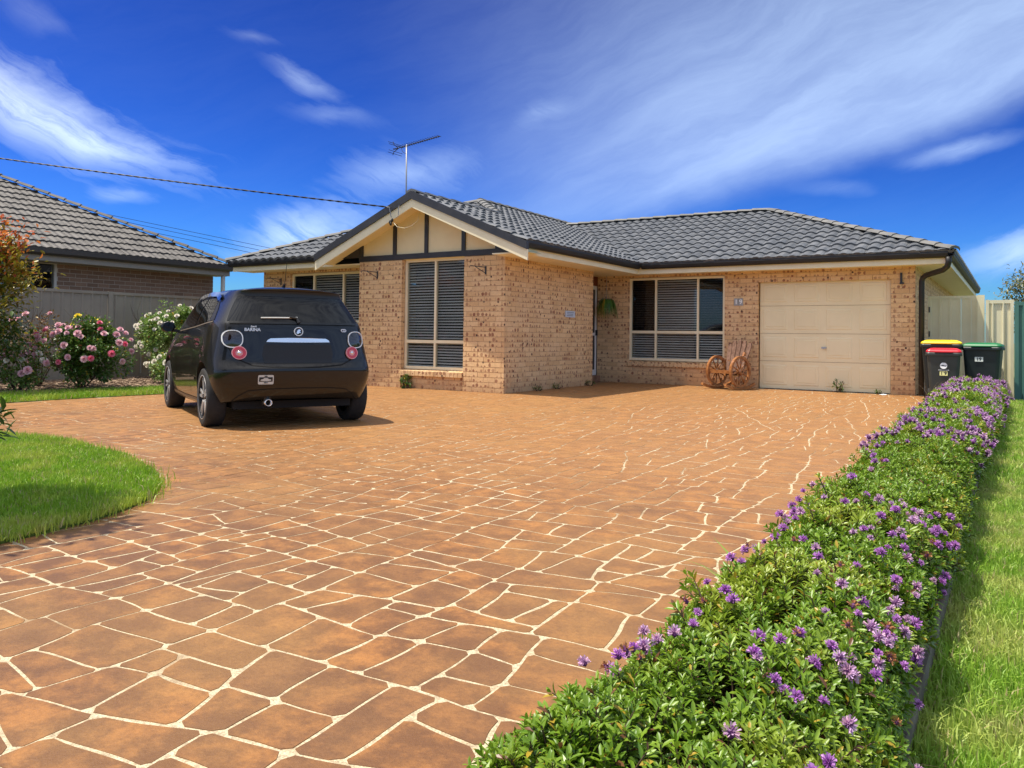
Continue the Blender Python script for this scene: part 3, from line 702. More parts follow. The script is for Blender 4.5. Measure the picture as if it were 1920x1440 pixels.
def tile_quads(w_, h_, kind):
    """one tile in (s,t,height): profile humps across s, lap along t"""
    N = 8; Q = []
    if kind == 'roll': prof = [(.0, .004), (.10, .0), (.24, .019), (.40, .033), (.56, .037), (.72, .032), (.88, .014), (.96, .002), (1.0, .004)]
    else: prof = [(.0, .012), (.16, .026), (.30, .014), (.50, .006), (.68, .024), (.82, .028), (.92, .014), (.97, .008), (1.0, .012)]
    top = lambda f, t_: f + .030 * (1 - t_)
    for (u0, f0), (u1, f1) in zip(prof[:-1], prof[1:]):
        Q.append([(u0 * w_, 0, top(f0, 0)), (u1 * w_, 0, top(f1, 0)), (u1 * w_, h_ * 1.04, top(f1, 1.0)), (u0 * w_, h_ * 1.04, top(f0, 1.0))])
        Q.append([(u0 * w_, .002, top(f0, 0) - .044), (u1 * w_, .002, top(f1, 0) - .044), (u1 * w_, 0, top(f1, 0)), (u0 * w_, 0, top(f0, 0))])
    return Q
def tile_slope(store, poly, eave_a, eave_b, w_=.222, h_=.33, kind='roll', mat=None):
    """tiles over a convex polygon lying in a plane whose eave runs a->b (left to right seen from outside)"""
    a, b2 = Vector(eave_a), Vector(eave_b); e = (b2 - a).normalized()
    P = [Vector(p) for p in poly]; nrm = Vector((0, 0, 0))
    for i in range(1, len(P) - 1): nrm += (P[i] - P[0]).cross(P[i + 1] - P[0])
    nrm.normalize()
    if nrm.z < 0: nrm = -nrm
    u = nrm.cross(e).normalized()
    if u.z < 0: u = -u
    S2 = [((p - a).dot(e), (p - a).dot(u)) for p in P]
    if sum(S2[i - 1][0] * S2[i][1] - S2[i][0] * S2[i - 1][1] for i in range(len(S2))) < 0: S2 = S2[::-1]
    s0, s1 = min(p[0] for p in S2), max(p[0] for p in S2); t0, t1 = min(p[1] for p in S2), max(p[1] for p in S2)
    base = tile_quads(w_, h_, kind)
    def inside(s, t_): return all((S2[i][0] - S2[i - 1][0]) * (t_ - S2[i - 1][1]) - (S2[i][1] - S2[i - 1][1]) * (s - S2[i - 1][0]) >= -1e-6 for i in range(len(S2)))
    r = math.floor(t0 / h_)
    while r * h_ < t1:
        c = math.floor(s0 / w_)
        while c * w_ < s1:
            sx, ty = c * w_, r * h_
            cs = [(sx, ty), (sx + w_, ty), (sx + w_, ty + h_ * 1.04), (sx, ty + h_ * 1.04)]
            ins = [inside(*q) for q in cs]; full = all(ins)
            faces = []
            if full: faces = [[(s + sx, t_ + ty, h) for s, t_, h in q] for q in base]
            else:
                for q in base:
                    k = clip2([(s + sx, t_ + ty, h) for s, t_, h in q], S2)
                    if k: faces.append(k)
            if faces:
                o_ = a + e * sx + u * ty
                W = [[a + e * s + u * t_ + nrm * h for s, t_, h in q] for q in faces]
                store.append((o_, W, full, id(poly)))
            c += 1
        r += 1
def emit_tiles(store, roof_obj, mat, name='roof_tile', limit=300, skip=()):
    L = base_loc(roof_obj); order = sorted(range(len(store)), key=lambda i: (store[i][3] in skip, cam_size(store[i][0])))
    cache = {}; rest_ = MB()
    for n, i in enumerate(order):
        o_, W, full, pid = store[i]
        V = [v for q in W for v in q]; F = []; b_ = 0
        for q in W: F.append(tuple(range(b_, b_ + len(q)))); b_ += len(q)
        if n < limit:
            if full:
                if pid not in cache: cache[pid] = meshdata(name, [v - o_ for v in V], F, [mat], None, False)
                link(name, cache[pid], roof_obj, o_ - L + Vector((random.gauss(0, .002), random.gauss(0, .002), random.gauss(0, .0025))))
            else: link(name, meshdata(name, [v - o_ for v in V], F, [mat]), roof_obj, o_ - L)
        else: rest_.add(V, F)
    if rest_.V: rest_.build('further_roof_tiles', mat, roof_obj, kind='stuff')
T = []
tile_slope(T, POLY['garage'], V0, (-.84, E0, EZ)); tile_slope(T, POLY['wing_r1'], (-6.46, 10.44, EZ), (-6.46, E0, EZ)); tile_slope(T, POLY['wing_r2'], (-6.46, 10.44, EZ), (-6.46, E0, EZ))
tile_slope(T, POLY['wing_r3'], (-6.46, 10.44, EZ), (-6.46, E0, EZ)); tile_slope(T, POLY['front'], (-14.25, 10.80, EZ), (-11.16, 10.80, EZ))
hid = []
tile_slope(T, POLY['garage_r'], (-.84, E0, EZ), (-.84, 26.4, EZ)); hid.append(id(POLY['garage_r']))
emit_tiles(T, roof_o, M_TILE, skip=hid)
# ridge and hip caps
def caps(a, b2, parent, mat, r=.105, L=.36, lift=.035, name='ridge_cap', drop=True):
    a, b2 = Vector(a), Vector(b2); d = (b2 - a); n = max(1, round(d.length / L)); d.normalize()
    sd = d.cross(Vector((0, 0, 1))).normalized(); up_ = sd.cross(d).normalized(); st = (b2 - a).length / n
    for k in range(n):
        p, q = a + d * (k * st - .02), a + d * ((k + 1) * st + .012); m_ = MB(); V = []
        for pt, rr, lf in ((p, r * 1.06, .014), (q, r * .94, 0)):
            for th in (-80, -45, 0, 45, 80):
                V.append(pt + sd * math.sin(R(th)) * rr + up_ * (math.cos(R(th)) * rr * .62 - .01 + lift + lf))
        for th in (-80, -45, 0, 45, 80): V.append(p + sd * math.sin(R(th)) * rr * 1.06 + up_ * (math.cos(R(th)) * r * .62 - .035 + lift))
        m_.add(V, [(i, i + 1, 5 + i + 1, 5 + i) for i in range(4)] + [(10 + i, 11 + i, i + 1, i) for i in range(4)]); m_.build(name, mat, parent)
caps((-.86, E0 + .02, EZ + .01), apex, roof_o, M_CAP, name='hip_cap'); caps(VG, apex, roof_o, M_CAP); caps((WRX, 10.46, WRZ + .01), (WRX, wr_y, WRZ + .01), roof_o, M_TILE, lift=.012)
caps((WRX, wr_y, WRZ), MA, roof_o, M_CAP, name='hip_cap'); caps((-14.22, 10.83, EZ + .01), MA, roof_o, M_CAP, name='hip_cap'); caps(MA, (-10.35, 24, MA.z), roof_o, M_CAP); caps((-4.83, 22.4, apex.z), apex, roof_o, M_CAP)
# barge edge tiles seen over the capping
# ---- small fittings on the walls
for x, y in ((-10.1, YW), (-7.65, YW), (-13.35, YM)):
    m_ = MB(); m_.box(x + .10, x + .125, y - .012, y - .002, 2.0, 2.14); m_.bar((x + .112, y - .01, 2.12), (x - .04, y - .24, 2.14), .012); m_.bar((x + .112, y - .01, 2.02), (x + .0, y - .18, 2.135), .01); m_.tube([(x - .04, y - .24, 2.14), (x - .05, y - .26, 2.12), (x - .045, y - .255, 2.10)], .005, 5)
    m_.build('plant_bracket', M_DARK, house)
m_ = MB(); m_.box(-1.71, -1.675, YG - .03, YG - .002, 1.98, 2.17); m_.box(-1.715, -1.65, YG - .04, YG - .003, 1.97, 2.0); m_.build('lamp_hook', M_DARK, house)
# plaque beside the entry
pl = MB().box(XW + .002, XW + .02, 12.99, 13.36, 1.335, 1.455).build('name_plaque', pmat('plaque_face', (.55, .62, .72), rough=.4), house)
m_ = MB()
for z in (1.425, 1.395, 1.365): m_.box(XW + .0205, XW + .022, 13.04, 13.31 - .03 * (z < 1.4), z - .004, z + .006)
m_.build('plaque_text', pmat('plaque_ink', (.12, .14, .2), rough=.6), pl)
# lettering helper: mesh from a text curve
def text_mesh(txt, size, mat, name, parent, M4, extrude=.0015, bold=0.0, shear=0):
    cu = bpy.data.curves.new(name, 'FONT'); cu.body = txt; cu.size = size; cu.extrude = extrude; cu.offset = bold; cu.align_x = 'CENTER'; cu.align_y = 'CENTER'; cu.shear = shear; cu.resolution_u = 3
    o = bpy.data.objects.new('tmp', cu); col.objects.link(o); dg = bpy.context.evaluated_depsgraph_get()
    me = bpy.data.meshes.new_from_object(o.evaluated_get(dg)); bpy.data.objects.remove(o); me.transform(M4); me.materials.clear(); me.materials.append(mat); me.name = name
    return link(name, me, parent)
FACE_Y = Matrix.Rotation(R(90), 4, 'X')                     # text reads from -y
M_PLATE = pmat('number_plate_grey', (.33, .35, .36), rough=.5); M_NUM = pmat('white_numeral', (.85, .87, .88), rough=.5)
num = empty('house_number', Vector((-4.586, YG, 1.69)) - HL); num.parent = house
for k, ch in enumerate('19'):
    x = -4.63 + k * .09
    m_ = MB().box(x - .042, x + .042, YG - .018, YG - .002, 1.62, 1.76).build('number_tile', M_PLATE, num)
    text_mesh(ch, .125, M_NUM, 'numeral', m_, Matrix.Translation(Vector((x, YG - .0195, 1.69)) - base_loc(m_)) @ FACE_Y, bold=.002)
# ================================================================ roof antenna, service cable
M_ALU = pmat('weathered_aluminium', (.30, .30, .31), rough=.5, metal=.6); M_BLACK = pmat('black_cable', (.012, .012, .012), rough=.6)
ant = empty('tv_antenna', (-9.82, 11.5, 3.0), 0, 'television antenna on a tall mast above the gable', 'antenna')
MB().tube([(-9.82, 11.5, 3.02), (-9.835, 11.5, 4.62)], .014, 8).build('mast', M_ALU, ant, smooth=True)
b0, b1 = Vector((-10.15, 11.55, 4.585)), Vector((-8.99, 11.45, 4.66)); mb = MB().tube([b0, b1], .010, 6); mb.build('boom', M_BLACK, ant)
for k in range(18):
    p = b0.lerp(b1, .12 + .86 * k / 17); l_ = .10 - .035 * k / 17; MB().tube([p + Vector((0, -l_, .01)), p + Vector((0, l_, .01))], .0045, 5).build('element', M_BLACK, ant)
for sgn in (1, -1):
    MB().tube([b0 + Vector((.07, 0, 0)), b0 + Vector((.0, -.05, .07 * sgn)), b0 + Vector((-.03, -.05, .13 * sgn))], .007, 6).tube([b0 + Vector((-.02, -.2, .10 * sgn)), b0 + Vector((-.02, .2, .10 * sgn))], .005, 5).tube([b0 + Vector((.0, -.2, .06 * sgn)), b0 + Vector((.0, .2, .06 * sgn))], .005, 5).build('reflector', M_BLACK, ant)
MB().bar(b0 + Vector((-.06, 0, 0)), b0 + Vector((.02, 0, 0)), .02).build('boom_end', M_BLACK, ant)
MB().tube([(-9.82, 11.5, 4.42), (-9.95, 11.52, 4.50), (-10.0, 11.54, 4.58)], .005, 5).build('brace', M_BLACK, ant)
# overhead service cable and its bracket
A_, B_ = Vector((-9.33, 10.40, 3.215)), Vector((-15.9, 7.06, 4.155)); C_ = A_ + (B_ - A_) * 2.4 + Vector((0, 0, .8))
pts = []
for k in range(41):
    f = k / 40 * 2.4; p = A_ + (B_ - A_) * f; pts.append(p + Vector((0, 0, (f * f - f) * .10)))
m_ = MB()
for s in range(2):
    q = []
    for i, p in enumerate(pts):
        for j in range(6):
            if i == len(pts) - 1: break
            a = (i * 6 + j) / 6 * 2 * math.pi * 1.4 + s * math.pi; q.append(p.lerp(pts[i + 1], j / 6) + Vector((0, math.cos(a) * .008, math.sin(a) * .008)))
    m_.tube(q, .009, 5)
tag(m_.build('service_cable', M_BLACK), 'twisted black overhead service cable running from the gable to the upper left', 'cable')
br = empty('cable_bracket', (-9.1, 10.45, 3.1), 0, 'wire bracket with insulators where the overhead cable meets the gable', 'bracket')
MB().tube([(-9.33, 10.40, 3.215), (-9.25, 10.38, 3.20), (-9.22, 10.40, 3.02)], .008, 6).tube([(-9.05, 10.45, 3.22), (-9.04, 10.38, 3.20), (-9.04, 10.38, 3.03), (-9.10, 10.38, 3.0)], .006, 6).build('bracket_arm', M_ALU, br)
for x, z in ((-9.24, 2.94), (-9.19, 2.97), (-9.22, 2.91)): MB().lathe([(.0, -.035), (.018, -.03), (.022, 0), (.016, .03), (.0, .035)], 8, 'z', (x, 10.39, z)).build('insulator', M_BLACK, br, smooth=True)
MB().tube([(-9.17, 10.40, 2.93), (-9.10, 10.42, 2.85), (-9.0, 10.5, 2.83), (-8.92, 10.6, 2.88), (-8.87, 10.7, 2.98), (-8.85, 10.75, 3.18)], .006, 6).build('drip_loop', M_CREAM2, br, smooth=True)
for k, (ya, yb) in enumerate(((420, 462), (427, 470), (436, 478))):
    (a0, e0), (a1, e1) = azel(250, ya - 8), azel(520, yb + 6); D = 60
    P_ = [Vector((math.sin(a) * math.cos(e) * D, math.cos(a) * math.cos(e) * D, math.sin(e) * D + CAM_H)) for a, e in ((a0, e0), (a1, e1))]
    d = P_[1] - P_[0]; tag(MB().tube([P_[0] - d * 1.5, P_[1] + d * 2.5], .016, 5).build('power_line', M_BLACK), ('highest', 'middle', 'lowest')[k] + ' of three thin distant power lines above the neighbouring roof', 'power line', 'distant power lines')

# ================================================================ neighbouring house on the left
M_NBRICK = brick_mat('brown_brick', (.21, .125, .078), (.31, .19, .12), (.25, .155, .10), (.1, .05, .03), 0); M_NMORT = pmat('grey_mortar', (.46, .39, .31), rough=.9)
M_NTILE = pmat('taupe_tile', (.075, .069, .063), (.12, .11, .10), 3.5, rough=.65, rnd=.15, bump=.3, bscale=90); M_NTRIM = pmat('grey_trim', (.27, .245, .20), rough=.55); M_NGUT = pmat('dark_brown_gutter', (.05, .045, .04), rough=.4); M_PALE = pmat('pale_window_frame', (.55, .51, .43), rough=.5)
nb = empty('neighbour_house', (-16.5, 12.0, 0), 0, 'brown brick house with steep taupe tiled roof behind the left fence', 'house'); NL = Vector((-16.5, 12, 0))
NX, NYE = -16.45, 12.12; NW = (4.2, 8.42, 1.66, 2.36)
nw = MB().box(NX - .24, NX - .005, -2, NW[0], 0, 2.45).box(NX - .24, NX - .005, NW[1], NYE - .005, 0, 2.45).box(NX - .24, NX - .005, NW[0] + .001, NW[1] - .001, 0, NW[2]).box(NX - .24, NX - .005, NW[0] + .001, NW[1] - .001, NW[3], 2.45).build('wall', M_NMORT, nb)
NB = []; brick_wall(NB, nw, 'y', NX, 4.0, NYE, 1.204, 2.44, [NW], inward=-1)
vis_n = sorted(NB, key=lambda b: -b[1]); cache = {}; rest_ = MB()
for n, b in enumerate(vis_n):
    (x0, x1, y0, y1), z0, z1, _ = b
    if n < 300 and y0 > 7.5:
        k = (round(y1 - y0, 3), round(z1 - z0, 3), round(x1 - x0, 3))
        if k not in cache: q = MB().box(0, x1 - x0, 0, y1 - y0, 0, z1 - z0); cache[k] = meshdata('brick', q.V, q.F, [M_NBRICK])
        link('brick', cache[k], nw, Vector((x0, y0, z0)) - NL)
    else: rest_.box(x0, x1, y0, y1, z0, z1)
rest_.build('further_bricks', M_NBRICK, nw, kind='stuff')
f = MB(); x0 = NX - .02
for ya, yb, za, zb in ((NW[0], NW[1], NW[3] - .05, NW[3]), (NW[0], NW[1], NW[2], NW[2] + .05), (NW[1] - .05, NW[1], NW[2] + .05, NW[3] - .05), (NW[0], NW[0] + .05, NW[2] + .05, NW[3] - .05), (7.42, 7.52, NW[2] + .05, NW[3] - .05), (6.2, 6.28, NW[2] + .05, NW[3] - .05)): f.box(x0 - .05, x0 + .018, ya, yb, za, zb)
nwin = f.build('window', M_PALE, nb)
for ya, yb in ((NW[0] + .05, 6.2), (6.28, 7.42), (7.52, NW[1] - .05)):
    MB().box(x0 - .03, x0 - .022, ya, yb, NW[2] + .05, NW[3] - .05).build('pane', M_GLASS, nwin); MB().box(x0 - .2, x0 - .18, ya - .04, yb + .04, NW[2], NW[3]).build('room_behind', M_VOID, nwin)
NEZ, NPT = 2.56, .52; NE = [(-15.95, 12.25, NEZ), (-15.95, -3, NEZ)]
hipT = Vector((-21.2, 12.25 - 5.25, NEZ + NPT * 5.25)); NP = [(-15.95, 12.25, NEZ), tuple(hipT), (-21.2, -3, hipT.z), (-15.95, -3, NEZ)]
u_ = MB(); u_.add([Vector(p) - Vector((0, 0, .035)) for p in NP], [(0, 1, 2, 3)]); u_.add([Vector(p) - Vector((0, 0, .035)) for p in ((-15.95, 12.25, NEZ), (-26.4, 12.25, NEZ), tuple(hipT))], [(0, 1, 2)])
u_.add([Vector(p) - Vector((0, 0, .035)) for p in (tuple(hipT), (-26.4, 12.25, NEZ), (-26.4, -3, NEZ), (-21.2, -3, hipT.z))], [(0, 1, 2, 3)])
nroof = u_.build('roof', M_UNDER, nb)
T = []; tile_slope(T, NP, (-15.95, -3, NEZ), (-15.95, 12.25, NEZ), .30, .34, 'flat'); T = [q for q in T if q[0].y > 2]
emit_tiles(T, nroof, M_NTILE)
caps((-15.97, 12.23, NEZ + .01), hipT, nroof, M_NTILE, r=.11, lift=.05, name='hip_cap')
MB().box(-16.02, -15.995, -3, 12.25, 2.33, 2.50).build('fascia', M_NTRIM, nb); MB().box(-16.43, -16.025, -3, 12.2, 2.325, 2.345).build('soffit', M_NTRIM, nb); MB().box(-16.3, -16.1, 12.2, 12.26, 2.33, 2.48).build('fascia', M_NTRIM, nb)
m_ = MB(); m_.prism([(-15.99, 2.44), (-15.93, 2.44), (-15.89, 2.48), (-15.885, 2.57), (-15.905, 2.57), (-15.99, 2.50)], -3, 12.27, 'y').build('gutter', M_NGUT, nb)
MB().tube([(-16.05, 12.1, 2.36), (-16.05, 12.1, 0)], .05, 8).build('downpipe', M_PALE, nb, smooth=True)

# ================================================================ fences
def ribbed(mb, a, b2, z0, z1, pitch=.19, amp=.022):
    a, b2 = Vector(a), Vector(b2); d = (b2 - a); L_ = d.length; d.normalize(); nrm = Vector((d.y, -d.x, 0)); P = []
    s = 0; k = 0
    while s < L_ - 1e-4:
        for f, h in ((0, 0), (.22, 0), (.30, amp), (.42, amp), (.50, 0)):
            if s + f * pitch <= L_: P.append((s + f * pitch, h))
        s += pitch
    P.append((L_, 0)); V = []
    for s, h in P:
        q = a + d * s + nrm * h; V += [(q.x, q.y, z0), (q.x, q.y, z1)]
    n = len(P); mb.add(V, [(2 * i, 2 * i + 2, 2 * i + 3, 2 * i + 1) for i in range(n - 1)]); return mb
M_FGREY = pmat('grey_brown_fence', (.26, .23, .19), (.30, .265, .215), 2, rough=.5); M_FCREAM = pmat('cream_fence', (.80, .75, .52), (.74, .69, .47), 2, rough=.5); M_FGREEN = pmat('green_fence', (.06, .16, .14), (.075, .18, .15), 2, rough=.5)
fx = -15.1; fl = empty('side_fence', (fx, 8.75, 0), 0, 'grey brown ribbed metal fence along the left boundary behind the roses', 'fence')
post_y = [1.65, 4.02, 6.39, 8.76, 11.13, 13.5, 15.9]
for y in post_y: MB().box(fx - .03, fx + .035, y - .045, y + .045, 0, 1.75).build('post', M_FGREY, fl)
for y0, y1 in zip(post_y[:-1], post_y[1:]):
    MB().box(fx - .025, fx + .03, y0 + .046, y1 - .046, 1.69, 1.745).build('top_rail', M_FGREY, fl); MB().box(fx - .025, fx + .03, y0 + .046, y1 - .046, .05, .11).build('bottom_rail', M_FGREY, fl)
    for k in range(3):
        a, b2 = y0 + .05 + k * (y1 - y0 - .1) / 3, y0 + .05 + (k + 1) * (y1 - y0 - .1) / 3; ribbed(MB(), (fx, a, 0), (fx, b2, 0), .10, 1.70).build('sheet', M_FGREY, fl)
# cream gate and panel beside the garage
gate = empty('side_gate', (-1.0, 16.5, 0), 0, 'cream ribbed metal side gate between the house and the fence', 'gate'); gy = 16.5
m_ = MB(); m_.box(-1.36, -1.31, gy - .02, gy + .02, .05, 1.80); m_.box(-.66, -.565, gy - .02, gy + .02, .05, 1.80); m_.box(-1.31, -.66, gy - .018, gy + .022, 1.75, 1.80); m_.box(-1.31, -.66, gy - .018, gy + .022, .05, .10); m_.build('gate_frame', M_FCREAM, gate)
for k in range(4):
    x0, x1 = -1.31 + k * .1625, -1.31 + (k + 1) * .1625; m_ = MB(); m_.box(x0 + .002, x1 - .03, gy - .004, gy + .004, .1, 1.75); m_.box(x1 - .03, x1 - .002, gy - .014, gy + .004, .1, 1.75); m_.build('gate_sheet', M_FCREAM, gate)
MB().box(-1.345, -1.325, gy - .035, gy - .021, 1.5, 1.6).build('hinge', M_DARK, gate); MB().box(-1.345, -1.325, gy - .035, gy - .021, 1.05, 1.15).build('hinge', M_DARK, gate)
pf = empty('cream_fence_panel', (-.3, 16.2, 0), 0, 'narrow cream ribbed fence panel right of the gate', 'fence'); py_ = 16.2
MB().box(-.56, -.45, py_ + .1, py_ + .2, 0, 1.80).build('gate_post', M_FCREAM, pf)
for x in (-.40, -.03): MB().box(x - .03, x + .02, py_ - .03, py_ + .03, 0, 1.705).build('post', M_FCREAM, pf)
MB().box(-.38, -.06, py_ - .025, py_ + .025, 1.64, 1.70).build('top_rail', M_FCREAM, pf); ribbed(MB(), (-.38, py_, 0), (-.06, py_, 0), .02, 1.66, .16, .03).build('sheet', M_FCREAM, pf)
gf = empty('green_fence', (.6, 15.6, 0), 0, 'green ribbed metal fence at the far right edge', 'fence'); fy = 15.4
for x in (.0, 2.4, 4.8): MB().box(x, x + .06, fy - .03, fy + .03, 0, 1.64).build('post', M_FGREEN, gf)
for x in (.0, 2.4):
    MB().box(x + .06, x + 2.4, fy - .028, fy + .028, 1.57, 1.63).build('top_rail', M_FGREEN, gf)
    for k in range(3): ribbed(MB(), (x + .06 + k * .78, fy, 0), (x + .06 + (k + 1) * .78, fy, 0), .02, 1.58, .19, .03).build('sheet', M_FGREEN, gf)

# ================================================================ wheelie bins
M_BIN = pmat('bin_plastic', (.028, .036, .034), (.036, .044, .042), 5, rough=.45); M_BIN2 = pmat('bin_plastic_dark', (.010, .018, .020), (.014, .022, .024), 5, rough=.45); M_TYRE0 = pmat('bin_wheel_rubber', (.012, .012, .012), rough=.8)
M_LABEL = pmat('number_sticker', (.62, .66, .62), rough=.5); M_LABELY = pmat('yellow_number_sticker', (.72, .70, .30), rough=.5); M_INK = pmat('black_ink', (.01, .01, .01), rough=.6)
def rrect(hw, hd, r, n=4, cy=0):
    P = []
    for cx_, cy_, a0 in ((hw - r, hd - r, 0), (-hw + r, hd - r, 90), (-hw + r, -hd + r, 180), (hw - r, -hd + r, 270)):
        for k in range(n + 1): a = R(a0 + 90 * k / n); P.append((cx_ + r * math.cos(a), cy_ + r * math.sin(a) + cy))
    return P
def loft(mb, rings):
    n = len(rings[0]); V = [v for r_ in rings for v in r_]; F = [(i * n + k, i * n + (k + 1) % n, (i + 1) * n + (k + 1) % n, (i + 1) * n + k) for i in range(len(rings) - 1) for k in range(n)]
    F += [tuple(range(n))[::-1], tuple(range((len(rings) - 1) * n, len(rings) * n))]; mb.add(V, F); return mb
def wheelie(loc, rz, w_, d_, h_, lid, label, body, num, sticker, emblem=False):
    o = empty('wheelie_bin', loc, rz, label, 'bin', 'wheelie bins by the garage'); zr_ = h_ * .93
    ring = lambda hw, hd, z, cy=0, r=.05: [(x, y, z) for x, y in rrect(hw, hd, r, 4, cy)]
    hw, hd = w_ / 2, d_ / 2
    bd = loft(MB(), [ring(hw * .72, hd * .68, .03, -.01), ring(hw * .75, hd * .72, .06, -.01), ring(hw * .92, hd * .92, zr_ - .09), ring(hw * .93, hd * .93, zr_ - .05)]).build('body', body, o, world=False)
    loft(MB(), [ring(hw, hd, zr_ - .052), ring(hw * 1.01, hd * 1.01, zr_ - .04), ring(hw * 1.01, hd * 1.01, zr_ - .012), ring(hw * .98, hd * .98, zr_)]).build('rim', body, o, world=False)
    ld = loft(MB(), [ring(hw * .985, hd * .985, zr_ + .002), ring(hw * .99, hd * .99, zr_ + .02), ring(hw * .93, hd * .93, zr_ + .042, .0), ring(hw * .74, hd * .74, zr_ + .066, .01), ring(hw * .6, hd * .6, zr_ + .07, .01)]).build('lid', lid, o, world=False)
    MB().box(-hw * .5, hw * .5, -hd - .02, -hd * .99, zr_ + .004, zr_ + .018).build('lid_lip', lid, ld, world=False)
    MB().tube([(-hw * .8, hd * 1.03, zr_ + .0), (-hw * .8, hd * 1.18, zr_ + .01), (hw * .8, hd * 1.18, zr_ + .01), (hw * .8, hd * 1.03, zr_)], .016, 8).build('handle', body, o, world=False)
    for s in (1, -1): MB().lathe([(.03, -.02), (.095, -.024), (.1, -.015), (.1, .015), (.095, .024), (.03, .02)], 16, 'x', (s * (hw * .74 + .02), hd * .62, .1)).build('wheel', M_TYRE0, o, world=False)
    MB().tube([(-hw * .72, hd * .62, .1), (hw * .72, hd * .62, .1)], .012, 6).build('axle', M_METAL, o, world=False)
    yf = lambda z: -hd * (.72 + (.92 - .72) * (z - .06) / (zr_ - .15)) - .01 * (1 - z / zr_)
    sx, sz, sw = num; a = math.atan2(hd * .2, zr_ - .15)
    tilt = Matrix.Rotation(-a, 4, 'X'); q = MB().box(-sw / 2, sw / 2, -.002, 0, -sw * .32, sw * .32)
    st = link('number_sticker', meshdata('number_sticker', [tilt @ Vector(v) for v in q.V], q.F, [sticker]), o, (sx, yf(sz) - .004, sz))
    text_mesh('1 9' if emblem else '19', sw * .62, M_INK, 'numerals', st, tilt @ Matrix.Translation((0, -.003, 0)) @ FACE_Y, extrude=.0005, bold=.002)
    if emblem:
        z = sz + .12; q = MB(); q.m = 0; q.lathe([(.0, -.003), (.05, -.003), (.05, 0), (.0, 0)], 20, 'y', (0, 0, 0)); e = link('council_emblem', meshdata('council_emblem', [tilt @ Vector(v) for v in q.V], q.F, [M_NUM]), o, (sx, yf(z) - .003, z))
        q = MB().prism([(-.045, .0), (-.01, .012), (.02, .002), (.046, .012), (.03, -.012), (-.02, -.006)], -.0045, -.0032, 'y'); link('emblem_wave', meshdata('emblem_wave', [tilt @ Vector(v) for v in q.V], q.F, [M_BIN2]), e)
        q = MB().box(-.075, .075, -.002, 0, -.007, .007); link('emblem_text_line', meshdata('emblem_text_line', [tilt @ Vector(v) for v in q.V], q.F, [M_PLATE]), o, (sx, yf(z - .068) - .003, z - .068))
    return o
wheelie((-.945, 14.20, 0), R(3), .50, .52, .845, pmat('red_lid', (.62, .012, .03), rough=.4), 'grey wheelie bin with a red lid standing in front of the other two', M_BIN, (0, .46, .11), M_LABELY, True)
wheelie((-1.02, 14.86, 0), R(2), .60, .66, .985, pmat('yellow_lid', (.80, .58, .01), rough=.4), 'dark wheelie bin with a yellow lid nearest the downpipe', M_BIN2, (.0, .5, .10), M_LABELY)
wheelie((-.43, 14.95, 0), R(-4), .56, .64, .945, pmat('green_lid', (.01, .16, .05), rough=.4), 'dark wheelie bin with a green lid beside the end of the hedge', M_BIN2, (-.03, .68, .115), M_LABEL)

# ================================================================ wagon-wheel rocking chair
M_WOOD = pmat('varnished_timber', (.26, .098, .032), (.38, .16, .052), 16, rough=.32, bump=.15, coat=.4, local=True); M_WOOD2 = pmat('weathered_slab', (.13, .065, .04), (.22, .12, .08), 14, rough=.7, bump=.5, bscale=40, local=True); M_IRON = pmat('dark_iron', (.02, .015, .012), rough=.6)
ch = empty('wagon_wheel_chair', (-4.60, 14.84, 0), R(-21), 'varnished timber rocking chair with wagon wheel sides in front of the brick pier', 'chair')
RW = .295; HWD = .27       # local: +x right side, -y front
for s in (-1, 1):
    c = Vector((s * HWD, 0, .345)); w_ = empty('wheel', c); w_.parent = ch
    m_ = MB(); m_.lathe([(RW, -.026), (RW, .026), (RW - .045, .024), (RW - .045, -.024)], 40, 'x', (0, 0, 0), closed=True); m_.build('rim', M_WOOD, w_, world=False)
    m_ = MB(); m_.lathe([(.0, -.05), (.05, -.05), (.062, -.03), (.062, .03), (.05, .05), (.0, .05)], 16, 'x'); m_.build('hub', M_WOOD, w_, world=False); MB().lathe([(.0, .056), (.018, .056), (.018, -.056), (0, -.056)], 10, 'x').build('axle_end', M_IRON, w_, world=False)
    for k in range(10):
        a = 2 * math.pi * (k + .3) / 10; d = Vector((0, math.cos(a), math.sin(a))); MB().tube([d * .05, d * .15, d * (RW - .03)], [.012, .016, .011], 7).build('spoke', M_WOOD, w_, world=False, smooth=True)
    P = [(s * HWD, -.43 + .86 * k / 12, .018 + .16 * ((k / 12 - .5) * 2) ** 2 * .55) for k in range(13)]; m_ = MB()
    for a, b2 in zip(P[:-1], P[1:]): m_.bar(a, b2, .05, .045)
    m_.build('rocker', M_WOOD, ch, world=False)
    MB().bar((s * HWD, -.12, .06), (s * HWD, -.10, .2), .04).bar((s * HWD, .14, .06), (s * HWD, .12, .2), .04).build('rocker_strut', M_WOOD, ch, world=False)
MB().box(-HWD + .027, HWD - .027, -.25, -.19, .31, .37).build('front_rail', M_WOOD, ch, world=False)
for k in range(4): MB().box(-HWD + .03, HWD - .03, -.18 + k * .085, -.105 + k * .085, .335 - k * .012, .365 - k * .012).build('seat_slat', M_WOOD2, ch, world=False)
